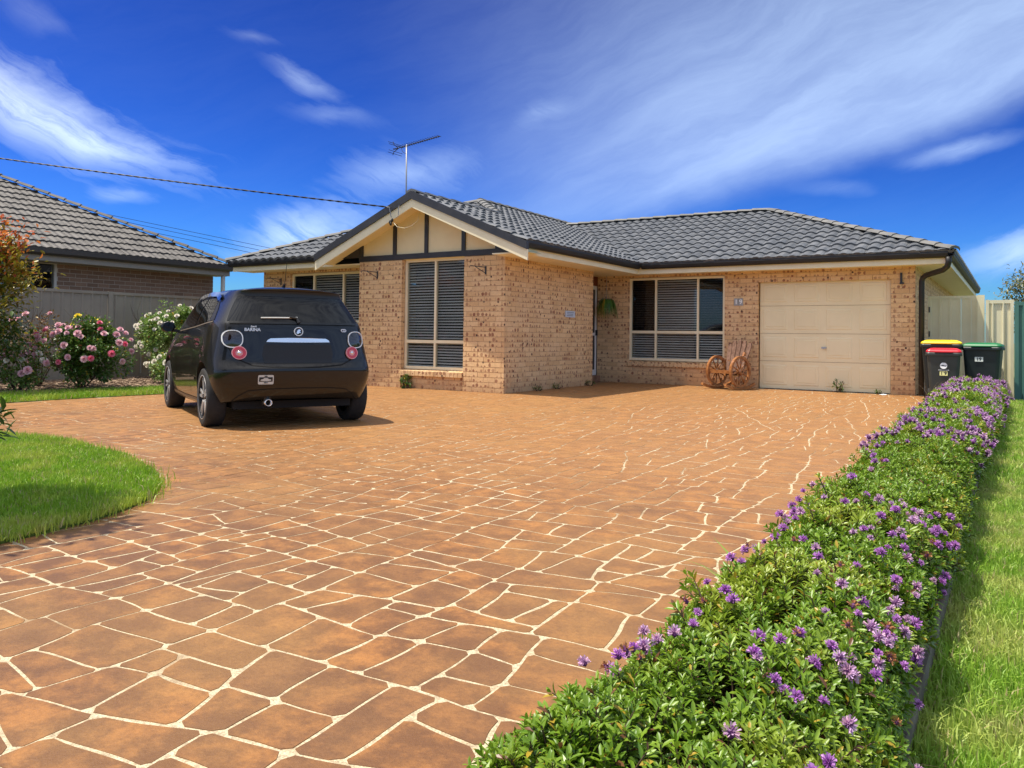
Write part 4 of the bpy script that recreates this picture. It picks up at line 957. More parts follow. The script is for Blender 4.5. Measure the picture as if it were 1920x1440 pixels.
for k in range(5):
    f = (k - 2) / 2; b_ = Vector((f * .15, .16, .26)); tp = Vector((f * .235, .36, .94 - .055 * f * f)); m_ = MB(); n = Vector((0, -.95, .3)).normalized(); d = (tp - b_).normalized(); sd = d.cross(n).normalized()
    ring = []
    for q, hw in ((b_, .032), (b_.lerp(tp, .5), .042), (b_.lerp(tp, .86), .047), (tp, .026)):
        ring.append([q + sd * hw + n * .012, q - sd * hw + n * .012, q - sd * hw - n * .012, q + sd * hw - n * .012])
    loft(m_, ring).build('back_slab', M_WOOD2, ch, world=False)
MB().bar((-.2, .25, .52), (.2, .25, .52), .03, .05).build('back_rail', M_WOOD, ch, world=False)
MB().prism([(-.02, 0), (.05, .0), (.065, .055), (.02, .075)], -.02, .02, 'x').build('tmp_wedge', M_WOOD, ch, world=False).name = 'arm_wedge'
bpy.data.objects['arm_wedge'].location = (HWD, .10, .345 + RW)
# ================================================================ parked hatchback, seen from behind
M_PAINT = pmat('black_blue_paint', (.0020, .0023, .0030), rough=.35, coat=.62, spec=.25); M_CGLASS = pmat('tinted_glass', (.004, .005, .006), rough=.04, spec=.45); M_PLAST = pmat('black_plastic', (.008, .008, .009), rough=.5); M_CHROME = pmat('chrome', (.80, .80, .79), rough=.16, metal=.85); M_SILVER = pmat('silver_ring', (.78, .77, .74), rough=.35, metal=.25)
M_RED = pmat('red_lens', (.50, .02, .03), rough=.12, coat=.6); M_LENS = pmat('smoked_lens', (.012, .006, .007), rough=.06, coat=1); M_PINK = pmat('pale_red_lens', (.72, .30, .30), rough=.2, coat=.6); M_TYRE = pmat('tyre_rubber', (.014, .014, .015), (.022, .021, .02), 20, rough=.85); M_ALLOY = pmat('machined_alloy', (.40, .40, .41), rough=.35, metal=.4); M_SEAM = pmat('panel_gap', (.001, .001, .001), rough=.9); M_STICK = pmat('sticker_silver', (.55, .54, .50), rough=.5); M_UND = pmat('underbody', (.006, .006, .006), rough=.9); M_BADGE = pmat('badge_silver', (.62, .63, .65), rough=.35, metal=.3); M_SHIELD = pmat('weather_shield', (.02, .021, .024), rough=.12, coat=1); M_TRIMB = pmat('dusty_trim', (.11, .085, .06), rough=.5)
CAR = empty('parked_hatchback', (-6.600, 5.775, 0), R(154.3), 'small dark blue black hatchback parked on the paving, seen from behind', 'car'); CAR.scale = (1, 1.035, 1)
K = [
 [(-.40, 0, .30), (-.50, 0, .29), (-.56, 0, .38), (-.582, 0, .60), (-.525, 0, .655), (-.475, 0, 1.04), (-.385, 0, 1.2), (-.285, 0, 1.36), (-.335, 0, 1.425), (-.05, 0, 1.452), (.2, 0, 1.462)],
 [(-.38, .40, .30), (-.48, .42, .29), (-.545, .44, .38), (-.567, .45, .60), (-.51, .45, .658), (-.46, .42, 1.04), (-.37, .38, 1.2), (-.27, .34, 1.355), (-.32, .33, 1.415), (-.03, .2, 1.45), (.22, 0, 1.462)],
 [(-.30, .62, .27), (-.38, .70, .26), (-.435, .755, .37), (-.455, .778, .58), (-.415, .74, .69), (-.36, .685, 1.04), (-.265, .61, 1.2), (-.18, .535, 1.34), (-.22, .51, 1.395), (.02, .30, 1.44), (.25, 0, 1.462)],
 [(-.2, .60, .25), (-.2, .75, .24), (-.2, .80, .36), (-.2, .825, .54), (-.2, .815, .76), (-.16, .745, 1.05), (-.07, .665, 1.2), (.0, .59, 1.33), (.0, .55, 1.39), (.1, .32, 1.44), (.3, 0, 1.463)],
 [(.1, .6, .2), (.1, .75, .2), (.1, .805, .34), (.1, .825, .54), (.1, .815, .78), (.12, .76, 1.04), (.16, .68, 1.2), (.2, .605, 1.34), (.2, .555, 1.40), (.28, .33, 1.445), (.42, 0, 1.465)],
 [(.5, .6, .2), (.5, .75, .19), (.5, .79, .32), (.5, .805, .54), (.5, .80, .78), (.5, .755, 1.02), (.5, .685, 1.2), (.5, .61, 1.35), (.5, .555, 1.41), (.55, .33, 1.45), (.62, 0, 1.47)],
 [(1., .6, .2), (1., .75, .19), (1., .785, .32), (1., .80, .54), (1., .795, .76), (1., .755, .99), (1., .69, 1.18), (1., .61, 1.35), (1., .555, 1.415), (1., .33, 1.458), (1., 0, 1.475)],
 [(1.5, .6, .2), (1.5, .75, .19), (1.5, .785, .32), (1.5, .80, .54), (1.5, .795, .75), (1.5, .755, .965), (1.5, .69, 1.16), (1.5, .605, 1.33), (1.5, .55, 1.40), (1.5, .33, 1.44), (1.5, 0, 1.455)],
 [(1.85, .6, .2), (1.85, .75, .19), (1.85, .785, .32), (1.85, .80, .54), (1.85, .795, .74), (1.85, .755, .95), (1.83, .695, 1.10), (1.8, .62, 1.25), (1.78, .56, 1.34), (1.76, .34, 1.385), (1.75, 0, 1.40)],
 [(2.2, .6, .2), (2.2, .75, .2), (2.2, .795, .34), (2.2, .81, .54), (2.2, .80, .74), (2.2, .75, .92), (2.18, .69, 1.02), (2.16, .63, 1.10), (2.14, .57, 1.145), (2.1, .35, 1.185), (2.08, 0, 1.20)],
 [(2.55, .6, .22), (2.55, .75, .21), (2.55, .80, .36), (2.55, .815, .54), (2.55, .795, .72), (2.55, .735, .86), (2.54, .67, .905), (2.53, .59, .93), (2.52, .5, .945), (2.5, .3, .96), (2.48, 0, .968)],
 [(2.8, .58, .22), (2.8, .72, .21), (2.8, .77, .34), (2.8, .785, .52), (2.8, .76, .68), (2.8, .69, .78), (2.79, .61, .815), (2.78, .52, .83), (2.77, .42, .84), (2.76, .25, .85), (2.75, 0, .855)],
 [(2.98, .5, .23), (2.99, .62, .22), (3.0, .67, .34), (3.0, .68, .5), (2.98, .65, .62), (2.96, .57, .69), (2.95, .5, .715), (2.95, .42, .725), (2.95, .34, .73), (2.95, .2, .735), (2.95, 0, .74)],
 [(3.04, .33, .26), (3.07, .43, .26), (3.09, .46, .35), (3.09, .46, .46), (3.07, .44, .55), (3.05, .39, .60), (3.04, .33, .615), (3.04, .27, .62), (3.04, .2, .622), (3.04, .1, .624), (3.04, 0, .625)]]
nJ = 11; V = []; idx = {}
def cv(i, j, sgn):
    x, y, z = K[i][j]
    if y == 0: sgn = 1
    k = (i, j, sgn)
    if k not in idx: idx[k] = len(V); V.append((x, y * sgn, z))
    return idx[k]
F = []
for sgn in (1, -1):
    for i in range(len(K) - 1):
        for j in range(nJ - 1):
            q = [cv(i, j, sgn), cv(i + 1, j, sgn), cv(i + 1, j + 1, sgn), cv(i, j + 1, sgn)]
            q2 = []
            for v in q:
                if v not in q2: q2.append(v)
            if len(q2) >= 3: F.append(tuple(q2) if sgn < 0 else tuple(q2[::-1]))
for i in range(1, len(K) - 1): F.append((cv(i, 0, 1), cv(i + 1, 0, 1), cv(i + 1, 0, -1), cv(i, 0, -1)))
F.append((cv(0, 0, 1), cv(1, 0, 1), cv(1, 0, -1)))
n = len(K) - 1
for j in range(nJ - 1):
    q = [cv(n, j, 1), cv(n, j + 1, 1), cv(n, j + 1, -1), cv(n, j, -1)]; q2 = [v for k, v in enumerate(q) if v not in q[:k]]; F.append(tuple(q2))
import bmesh
def recalc(me):
    bm = bmesh.new(); bm.from_mesh(me); bmesh.ops.recalc_face_normals(bm, faces=bm.faces); bm.to_mesh(me); bm.free()
cage = meshdata('cage', V, F, [M_PAINT, M_UND]); recalc(cage)
inv = {v: k for k, v in idx.items()}; cr = cage.attributes.new('crease_edge', 'FLOAT', 'EDGE')
for e in cage.edges:                                          # keep the body's feature lines crisp
    (ia, ja, _), (ib, jb, _) = inv[e.vertices[0]], inv[e.vertices[1]]
    if ja == jb: cr.data[e.index].value = {5: .55, 8: .6 if max(ia, ib) <= 4 else .25, 4: .75 if max(ia, ib) <= 2 else .15, 3: .55 if max(ia, ib) <= 2 else 0, 1: .5}.get(ja, 0)
    elif ia == ib == 2 and 2 <= min(ja, jb) <= 7: cr.data[e.index].value = .30
tmp = link('tmp_body', cage); md = tmp.modifiers.new('s', 'SUBSURF'); md.levels = md.render_levels = 3
def evald(o):
    bpy.context.view_layer.update(); dg = bpy.context.evaluated_depsgraph_get(); return bpy.data.meshes.new_from_object(o.evaluated_get(dg))
smooth_me = evald(tmp); BV = BVHTree.FromPolygons([v.co.copy() for v in smooth_me.vertices], [tuple(p.vertices) for p in smooth_me.polygons])
# wheel arches cut out
RAX, FAX, WR = 0.0, 2.375, .298
cuts = []
for x in (RAX, FAX):
    for s in (1, -1):
        q = MB().lathe([(.0, .46), (.345, .46), (.345, 1.0), (.0, 1.0)], 40, 'y', (0, 0, 0)); VV = [(a + x, b * s, c + .315) for a, b, c in q.V]
        me = meshdata('cut', VV, q.F, [M_UND]); bm = bmesh.new(); bm.from_mesh(me); bmesh.ops.remove_doubles(bm, verts=bm.verts, dist=1e-5); bmesh.ops.recalc_face_normals(bm, faces=bm.faces); bm.to_mesh(me); bm.free()
        c = link('cut', me); cuts.append(c); b_ = tmp.modifiers.new('b', 'BOOLEAN'); b_.operation = 'DIFFERENCE'; b_.object = c; b_.solver = 'EXACT'
        try: b_.material_mode = 'TRANSFER'
        except Exception: pass
body_me = evald(tmp); bpy.data.objects.remove(tmp)
for c in cuts: bpy.data.objects.remove(c)
body_me.polygons.foreach_set('use_smooth', [True] * len(body_me.polygons)); body_me.name = 'body'
try: body_me.set_sharp_from_angle(angle=R(38))
except Exception as e: print(e)
body = link('body', body_me, CAR)
# projection on the body surface
def on_rear(y, z, off=.003):
    h = BV.ray_cast(Vector((-3, y, z)), Vector((1, 0, 0)));
    if h[0] is None: h = BV.find_nearest(Vector((-.45, y, z)))
    n_ = h[1] if h[1].x < 0 else -h[1]; return h[0] + n_ * off
def on_side(x, z, off=.003, s=1):
    h = BV.ray_cast(Vector((x, 3 * s, z)), Vector((0, -s, 0)))
    if h[0] is None: h = BV.find_nearest(Vector((x, .75 * s, z)))
    n_ = h[1] if h[1].y * s > 0 else -h[1]; return h[0] + n_ * off
def patch(name, proj, left, right, b0, b1, mat, parent, nu=14, nv=10, off=.004):
    """surface patch between curves left(t), right(t), t from 0 to 1"""
    V_ = []; 
    for j in range(nv + 1):
        t_ = j / nv; (lx, lz), (rx, rz) = left(t_), right(t_)
        for i in range(nu + 1): f = i / nu; V_.append(proj(lx + (rx - lx) * f, lz + (rz - lz) * f, off))
    F_ = [(j * (nu + 1) + i, j * (nu + 1) + i + 1, (j + 1) * (nu + 1) + i + 1, (j + 1) * (nu + 1) + i) for j in range(nv) for i in range(nu)]
    return link(name, meshdata(name, V_, F_, [mat], None, True), parent)
def curve(pts):
    def f(t_):
        k = t_ * (len(pts) - 1); i = min(int(k), len(pts) - 2); f_ = k - i; return (pts[i][0] + (pts[i + 1][0] - pts[i][0]) * f_, pts[i][1] + (pts[i + 1][1] - pts[i][1]) * f_)
    return f
def ribbon(name, proj, pts, wd, mat, parent, off=.0025, n=8, closed=False):
    P = []
    for a, b2 in zip(pts[:-1], pts[1:]): P += [(a[0] + (b2[0] - a[0]) * k / n, a[1] + (b2[1] - a[1]) * k / n) for k in range(n)]
    P.append(pts[-1]); V_ = []
    for i, p in enumerate(P):
        a, b2 = P[max(i - 1, 0)], P[min(i + 1, len(P) - 1)]; dx, dz = b2[0] - a[0], b2[1] - a[1]; L_ = math.hypot(dx, dz) or 1; nx_, nz_ = -dz / L_ * wd / 2, dx / L_ * wd / 2
        V_ += [proj(p[0] + nx_, p[1] + nz_, off), proj(p[0] - nx_, p[1] - nz_, off)]
    return link(name, meshdata(name, V_, [(2 * i, 2 * i + 1, 2 * i + 3, 2 * i + 2) for i in range(len(P) - 1)], [mat], None, True), parent)
# rear window with its black band at the top
patch('rear_window', on_rear, curve([(.652, 1.072), (.615, 1.16), (.57, 1.25), (.525, 1.33)]), curve([(-.652, 1.072), (-.615, 1.16), (-.57, 1.25), (-.525, 1.33)]), 0, 1, M_CGLASS, CAR, 24, 12)
patch('spoiler_band', on_rear, curve([(.525, 1.332), (.50, 1.365), (.47, 1.393)]), curve([(-.525, 1.332), (-.50, 1.365), (-.47, 1.393)]), 0, 1, M_PLAST, CAR, 24, 4, .005)
rearb = on_rear
patch('hatch_ledge', on_rear, curve([(.64, 1.045), (.63, 1.068)]), curve([(-.64, 1.045), (-.63, 1.068)]), 0, 1, M_PAINT, CAR, 24, 2, .012)
ribbon('hatch_gap', on_rear, [(.665, 1.05), (.67, .90), (.645, .80), (.58, .70), (.44, .635), (.2, .615), (0, .612), (-.2, .615), (-.44, .635), (-.58, .70), (-.645, .80), (-.67, .90), (-.665, 1.05)], .010, M_SEAM, CAR)
# numberplate recess, bar, badges
patch('plate_recess', on_rear, curve([(.33, .655), (.35, .74), (.33, .845)]), curve([(-.33, .655), (-.35, .74), (-.33, .845)]), 0, 1, M_PLAST, CAR, 14, 8, .002)
def slabp(name, proj, outline, mat, parent, thick=.02, base=.0, smooth=False):
    """raised plate whose outline (closed, 2D) lies on the body"""
    n_ = len(outline); A = [proj(x, z, base) for x, z in outline]; B2 = [proj(x, z, base + thick) for x, z in outline]; return link(name, meshdata(name, A + B2, [tuple(range(n_, 2 * n_))] + [(i, (i + 1) % n_, n_ + (i + 1) % n_, n_ + i) for i in range(n_)], [mat], None, smooth), parent)
slabp('chrome_bar', on_rear, [(.312, .866), (.30, .886), (.27, .902), (.1, .908), (-.1, .908), (-.27, .902), (-.30, .886), (-.312, .866), (-.1, .863), (.1, .863)], M_CHROME, CAR, .022)
def ringp(name, cy_, cz_, ry, rz_, wd, mat, parent, base=.004, h=.016, n=36, sq=0.0):
    V_ = []
    for k in range(n):
        a = 2 * math.pi * k / n; ca, sa = math.cos(a), math.sin(a); r_ = 1 + sq * (abs(math.sin(2 * a)) ** 1.5)
        for f, hh in ((1.0, 0), (1.0, h), (1 - wd, h), (1 - wd, 0)): V_.append(on_rear(cy_ + ry * ca * r_ * f, cz_ + rz_ * sa * r_ * f, base + hh))
    F_ = [(k * 4 + i, k * 4 + (i + 1) % 4, ((k + 1) % n) * 4 + (i + 1) % 4, ((k + 1) % n) * 4 + i) for k in range(n) for i in range(4)]
    return link(name, meshdata(name, V_, F_, [mat], None, False), parent)
def disc(name, cy_, cz_, ry, rz_, mat, parent, base=.008, dome=.012, n=28):
    V_ = [on_rear(cy_, cz_, base + dome)]; F_ = []
    for f, hh in ((.55, .75), (1.0, 0)):
        for k in range(n): a = 2 * math.pi * k / n; V_.append(on_rear(cy_ + ry * f * math.cos(a), cz_ + rz_ * f * math.sin(a), base + dome * hh))
    F_ = [(0, 1 + k, 1 + (k + 1) % n) for k in range(n)] + [(1 + k, 1 + n + k, 1 + n + (k + 1) % n, 1 + (k + 1) % n) for k in range(n)]
    return link(name, meshdata(name, V_, F_, [mat], None, True), parent)
for s in (1, -1):
    L_ = disc('tail_light', s * .608, .895, .083, .083, M_LENS, CAR); ringp('chrome_ring', s * .608, .895, .090, .088, .10, M_SILVER, L_, h=.010, sq=.07)
    r_ = disc('reflector_light', s * .555, .757, .060, .060, M_PINK, CAR); ringp('red_ring', s * .555, .757, .058, .058, .42, M_RED, r_, base=.012, h=.010); ringp('pale_ring', s * .555, .757, .066, .066, .14, M_PINK, r_, base=.006, h=.014); disc('bulb', s * .555, .757, .016, .016, M_CHROME, r_, .022, .008)
REAR = Matrix(((0, 0, -1, 0), (-1, 0, 0, 0), (0, 1, 0, 0), (0, 0, 0, 1)))       # text facing backwards, reading left to right from behind
def rear_text(txt, y, z, size, mat, name, parent, bold=0.0, shear=0, off=.006):
    p = on_rear(y, z, off); d1 = on_rear(y - .05, z, off) - on_rear(y + .05, z, off); d1.normalize(); d2 = on_rear(y, z + .03, off) - on_rear(y, z - .03, off); d2.normalize(); n_ = d1.cross(d2).normalized(); d2 = n_.cross(d1)
    M4 = Matrix(((d1.x, d2.x, n_.x, p.x), (d1.y, d2.y, n_.y, p.y), (d1.z, d2.z, n_.z, p.z), (0, 0, 0, 1))); return text_mesh(txt, size, mat, name, parent, M4, .003, bold, shear)
rear_text('BARINA', .435, .988, .042, M_BADGE, 'model_lettering', CAR, .0016); rear_text('Spark', .425, 1.02, .024, M_BADGE, 'model_lettering', CAR, .0006, .3); rear_text('CD', -.475, .99, .042, M_BADGE, 'trim_lettering', CAR, .0022)
em = disc('maker_emblem', 0, .975, .043, .043, M_LENS, CAR, .004, .006); ringp('emblem_ring', 0, .975, .045, .045, .16, M_SILVER, em, .004, .012)
slabp('emblem_figure', on_rear, [(.022, .955), (.012, .985), (-.004, .998), (-.022, .99), (-.010, .975), (-.024, .962), (-.005, .962), (.004, .95)], M_CHROME, em, .004, .012)
# rear wiper
wp = [on_rear(y, z, .022) for y, z in ((-.005, 1.055), (.01, 1.10), (.08, 1.113))]; wiper = MB().tube(wp, [.018, .014, .010], 6).build('rear_wiper', M_PLAST, CAR, world=False)
MB().tube([on_rear(y, z, .014) for y, z in ((.0, 1.112), (.1, 1.108), (.2, 1.107), (.35, 1.103))], .0075, 6).build('wiper_blade', M_CHROME if False else M_STICK, wiper, world=False)
# bumper: lower panel break, sticker, exhaust
ribbon('bumper_crease', on_rear, [(.62, .27), (.56, .335), (.48, .385), (.3, .40), (0, .405), (-.3, .40), (-.48, .385), (-.56, .335), (-.62, .27)], .008, M_SEAM, CAR)
def rr2(cx_, cz_, hw, hh, r): return [(cx_ + x, cz_ + y) for x, y in rrect(hw, hh, r, 3)]
stk = slabp('bumper_sticker', on_rear, rr2(.325, .495, .072, .046, .012), M_STICK, CAR, .003, .001)
slabp('sticker_print', on_rear, rr2(.325, .498, .062, .022, .003), M_INK, stk, .0012, .0042)
slabp('sticker_car', on_rear, [(.375, .487), (.372, .497), (.352, .502), (.340, .512), (.312, .512), (.300, .502), (.278, .498), (.276, .487), (.30, .483), (.35, .483)], M_STICK, stk, .001, .0056)
rear_text('HP HOT PARTS'[0:0] or 'IIIIIIIII', .325, .529, .012, M_INK, 'sticker_text', stk, .0004, off=.0045); rear_text('IIIIIII III', .325, .464, .012, M_INK, 'sticker_text', stk, .0004, off=.0045)
ex = MB(); ex.lathe([(.030, -.10), (.034, -.10), (.034, .12), (.030, .12)], 20, 'x', (-.42, .285, .262), closed=True); ex.build('exhaust_pipe', M_CHROME, CAR, smooth=True, world=False)
MB().lathe([(.0, -.02), (.029, -.02), (.029, -.019)], 16, 'x', (-.42, .285, .262)).build('exhaust_bore', M_SEAM, CAR, world=False)
MB().box(-.38, 2.7, -.58, .58, .195, .27).build('underbody', M_UND, CAR, world=False); MB().tube([(0, -.62, .29), (0, .62, .29)], .05, 8).build('rear_axle', M_UND, CAR, world=False)
# side glass and trims, both sides
for s in (1, -1):
    pr = lambda x, z, off=.004, s=s: on_side(x, z, off, s)
    patch('rear_door_window', pr, curve([(.06, 1.075), (.10, 1.17), (.17, 1.27), (.24, 1.315)]), curve([(.74, 1.035), (.73, 1.15), (.715, 1.27), (.70, 1.325)]), 0, 1, M_CGLASS, CAR, 12, 10)
    patch('front_door_window', pr, curve([(.82, 1.03), (.81, 1.15), (.80, 1.27), (.79, 1.325)]), curve([(1.98, .985), (1.80, 1.11), (1.62, 1.22), (1.42, 1.315)]), 0, 1, M_CGLASS, CAR, 14, 10)
    patch('quarter_panel', pr, curve([(-.10, 1.085), (.0, 1.2), (.12, 1.29)]), curve([(.05, 1.075), (.10, 1.18), (.16, 1.27)]), 0, 1, M_PLAST, CAR, 4, 6)
    P = [(.10, 1.30), (.3, 1.352), (.7, 1.368), (1.2, 1.355), (1.45, 1.325)]; ribbon('weather_shield', pr, P, .045, M_SHIELD, CAR, .022, 6)
    ribbon('belt_strip', pr, [(-.10, 1.068), (.06, 1.058), (.74, 1.018), (2.0, .965)], .014, M_TRIMB, CAR, .005)
    ribbon('door_gap', pr, [(.79, .30), (.80, .7), (.79, 1.01)], .008, M_SEAM, CAR); ribbon('door_gap', pr, [(1.88, .30), (1.93, .6), (1.93, .93)], .008, M_SEAM, CAR); ribbon('door_gap', pr, [(.30, .44), (.22, .70), (.12, .85), (.06, 1.05)], .008, M_SEAM, CAR)
    ribbon('side_moulding', pr, [(.44, .47), (1.0, .44), (1.75, .395)], .028, M_TRIMB, CAR, .010); ribbon('sill_trim', pr, [(.36, .245), (1.2, .235), (2.0, .245)], .03, M_TRIMB, CAR, .006)
    slabp('door_handle', pr, [(.92, .875), (.93, .90), (1.08, .895), (1.09, .87)], M_PLAST, CAR, .03)
    # mirror
    mr = loft(MB(), [[(x, s * (y0 + a), z + b2) for a, b2 in ((.085 * q, .0), (.06 * q, .052 * q), (0, .068 * q), (-.06 * q, .052 * q), (-.085 * q, 0), (-.06 * q, -.05 * q), (0, -.06 * q), (.06 * q, -.05 * q))] for x, q, y0, z in ((1.78, .86, .885, 1.02), (1.80, 1.0, .885, 1.02), (1.86, .95, .88, 1.02), (1.93, .7, .87, 1.015), (1.97, .3, .86, 1.01))]).build('mirror', M_PAINT, CAR, smooth=True, world=False)
    MB().bar((1.84, s * .72, .955), (1.84, s * .83, .985), .07, .035).build('mirror_arm', M_PLAST, mr, world=False)
    MB().lathe([(.0, 0), (.06, 0)], 12, 'x', (1.779, s * .885, 1.02)).build('mirror_glass', M_CGLASS, mr, world=False)
MB().tube([(.10, 0, 1.455), (.08, 0, 1.475), (.06, 0, 1.49)], [.022, .014, .007], 8).tube([(.06, 0, 1.488), (-.02, 0, 1.73)], .003, 5).build('aerial', M_PLAST, CAR, world=False)
# wheels
tyre = MB(); TW = .185
tyre.lathe([(.20, -.08), (.225, -.088), (.27, -.0925), (.289, -.084), (.297, -.065), (.298, 0), (.297, .065), (.289, .084), (.27, .0925), (.225, .088), (.20, .08)], 44, 'y')
for g in (-.05, -.017, .017, .05): pass
TY = meshdata('tyre', tyre.V, tyre.F, [M_TYRE], None, True)
rim = MB(); rim.lathe([(.222, .082), (.226, .089), (.214, .090), (.205, .070), (.195, .0), (.19, -.07)], 44, 'y'); RIM = meshdata('rim', rim.V, rim.F, [M_PLAST], None, True)
hubm = MB().lathe([(.0, .070), (.045, .068), (.060, .058), (.06, -.02), (.0, -.02)], 20, 'y'); HUB = meshdata('hub', hubm.V, hubm.F, [M_PLAST], None, True)
back = MB().lathe([(.0, -.03), (.196, -.03)], 24, 'y'); BACK = meshdata('brake_disc', back.V, back.F, [M_UND])
lip = MB().lathe([(.2245, .0895), (.2265, .0905), (.2195, .0915), (.2165, .0895)], 44, 'y'); LIP = meshdata('rim_lip', lip.V, lip.F, [M_ALLOY], None, True)
sp = MB()
sp.prism([(-.013, .05), (.013, .05), (.019, .214), (-.007, .214)], .066, .0785, 'y'); SPK = meshdata('spoke', sp.V, sp.F, [M_ALLOY]); sq = MB().prism([(-.019, .04), (.019, .04), (.026, .216), (-.014, .216)], .035, .0655, 'y'); SPB = meshdata('spoke_back', sq.V, sq.F, [M_PLAST])
for x in (RAX, FAX):
    for s in (1, -1):
        wh = link('wheel', TY, CAR, (x, s * .715, .298)); wh.rotation_euler = (0, R(17 if x else 5), 0 if s > 0 else math.pi)
        for me in (RIM, HUB, BACK, LIP): link(me.name, me, wh)
        for k in range(10):
            a = 2 * math.pi * (k // 2) / 5 + (.16 if k % 2 else -.16)
            for me in (SPK, SPB): q = link(me.name, me, wh); q.rotation_euler = (0, a, 0)
# ================================================================ plants
def leaf_mat(name, c1, c2, c3=None, rough=.38, trans=.28, spec=.5, old=.035):
    m, t, b, out = newmat(name); r = rand_node(t); p = pos_node(t); c = t.mix(r, c1, c2)
    if c3 is not None: c = t.mix(t.smooth(t.noise(p, 3.0, 3), .5, .68, 0, .85), c, c3)
    r9 = t.math('FRACT', t.math('MULTIPLY', r, 13.7)); c = t.mix(t.math('GREATER_THAN', r9, 1 - old), c, (.42, .30, .03)); c = t.mix(t.math('LESS_THAN', r9, old * .6), c, (.16, .07, .03))
    t.put(b.inputs['Base Color'], c); b.inputs['Roughness'].default_value = rough; b.inputs['Specular IOR Level'].default_value = spec
    tr = t.new('ShaderNodeBsdfTranslucent'); t.put(tr.inputs[0], c); mx = t.new('ShaderNodeMixShader'); mx.inputs[0].default_value = trans
    t.l.new(b.outputs[0], mx.inputs[1]); t.l.new(tr.outputs[0], mx.inputs[2]); t.l.new(mx.outputs[0], out.inputs[0]); return m
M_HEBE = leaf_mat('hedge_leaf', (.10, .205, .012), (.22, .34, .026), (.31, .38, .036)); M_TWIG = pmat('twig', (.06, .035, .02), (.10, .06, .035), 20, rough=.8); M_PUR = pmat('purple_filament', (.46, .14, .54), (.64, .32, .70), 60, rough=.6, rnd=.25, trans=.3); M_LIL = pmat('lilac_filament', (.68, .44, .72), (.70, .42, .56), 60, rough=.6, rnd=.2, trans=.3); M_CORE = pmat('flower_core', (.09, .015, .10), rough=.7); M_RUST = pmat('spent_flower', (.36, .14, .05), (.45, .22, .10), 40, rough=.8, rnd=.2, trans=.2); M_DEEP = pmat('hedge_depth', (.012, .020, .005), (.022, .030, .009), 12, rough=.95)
def quat_from(zv, spin):
    q = Vector(zv).to_track_quat('Z', 'Y'); return (q.to_matrix() @ Matrix.Rotation(spin, 3, 'Z'))
def leaf_geo(L_, W_, fold=.25, curl=.12):
    """leaf along +x, two quads folded on the midrib: 6 vertices + tip"""
    return [(0, 0, 0), (L_ * .38, W_ / 2, W_ * fold), (L_ * .74, W_ * .46, W_ * fold - L_ * curl * .5), (L_, 0, -L_ * curl), (L_ * .74, -W_ * .46, W_ * fold - L_ * curl * .5), (L_ * .38, -W_ / 2, W_ * fold), (L_ * .5, 0, -L_ * curl * .1)], [(0, 6, 2, 1), (6, 3, 2), (0, 5, 4, 6), (6, 4, 3)]
def shoot_proto(nw, L_, W_, Ls, seed, low=False):
    """upright shoot: stem with opposite pairs of narrow leaves, crowded towards the tip"""
    rd = random.Random(seed); V_, F_ = [], []
    for k in range(nw):
        f = (k + .6) / nw; z = Ls * (1 - (1 - f) ** 1.35); el_ = R(12 + 52 * f ** 1.6 + rd.uniform(-10, 10)); sc_ = (.75 + .35 * math.sin(math.pi * min(f * 1.1, 1))) * (1 if f < .9 else .75)
        for s in range(2):
            a = (k % 2) * math.pi / 2 + s * math.pi + rd.uniform(-.3, .3); lv, lf = leaf_geo(L_ * sc_ * rd.uniform(.85, 1.15), W_ * sc_, .22, .10)
            if low: lv = [lv[0], tuple((np.array(lv[1]) + lv[2]) / 2), lv[3], tuple((np.array(lv[4]) + lv[5]) / 2)]; lf = [(0, 3, 2), (0, 2, 1)]
            M_ = Matrix.Rotation(a, 3, 'Z') @ Matrix.Rotation(-el_, 3, 'Y'); b_ = len(V_); V_ += [tuple(M_ @ Vector(v) + Vector((0, 0, z))) for v in lv]; F_ += [tuple(i + b_ for i in f_) for f_ in lf]
    mi = [0] * len(F_); q = MB().tube([(0, 0, -.04), (0, 0, Ls * .96)], [.0028, .0014], 4, cap=False); b_ = len(V_); V_ += q.V; F_ += [tuple(i + b_ for i in f_) for f_ in q.F]; mi += [1] * len(q.F)
    return V_, F_, mi
SH = [shoot_proto(6 + k % 3, .027 + .003 * (k % 3), .0098, .052 + .009 * (k % 4), k) for k in range(6)]
SH += [shoot_proto(6 + k % 3, .028 + .003 * (k % 3), .0125, .052 + .009 * (k % 4), k + 20, True) for k in range(6)]
SHN = []
for V_, F_, mi in SH:
    SHN.append((np.array(V_, np.float32), np.array([i for f_ in F_ for i in f_], np.int32), np.array([len(f_) for f_ in F_], np.int32), np.array(mi, np.int32), meshdata('shoot', V_, F_, [M_HEBE, M_TWIG], mi)))
hedge = empty('hedge', (-.55, 7.2, 0), 0, 'low leafy hedge with purple flowers running along the right side of the paving', 'hedge'); HG = Vector((-.55, 7.2, 0))
H0, H1 = .62, 13.4
def hedge_prof(y):
    """x range and height of the hedge at y, lumpy"""
    g = noise.noise(Vector((y * 1.3, 0, 1))); g2 = noise.noise(Vector((y * 1.3, 5, 2))); g3 = noise.noise(Vector((y * .9, 9, 3)))
    end = min(1, max(0, (y - H0) / .35)) ** .5 * min(1, max(0, (H1 - y) / .35)) ** .5
    far = min(1, max(0, (y - 3) / 8))
    near = min(1, max(0, (y - 1.0) / 4.5))
    return -.655 + .035 * g - .05 * min(1, max(0, (1.9 - y) / .6)) - .16 * min(1, max(0, (y - 2) / 10.5)), -.205 + .03 * g2 + .09 * far, (.34 + .045 * near + .03 * g3) * (.5 + .5 * end)
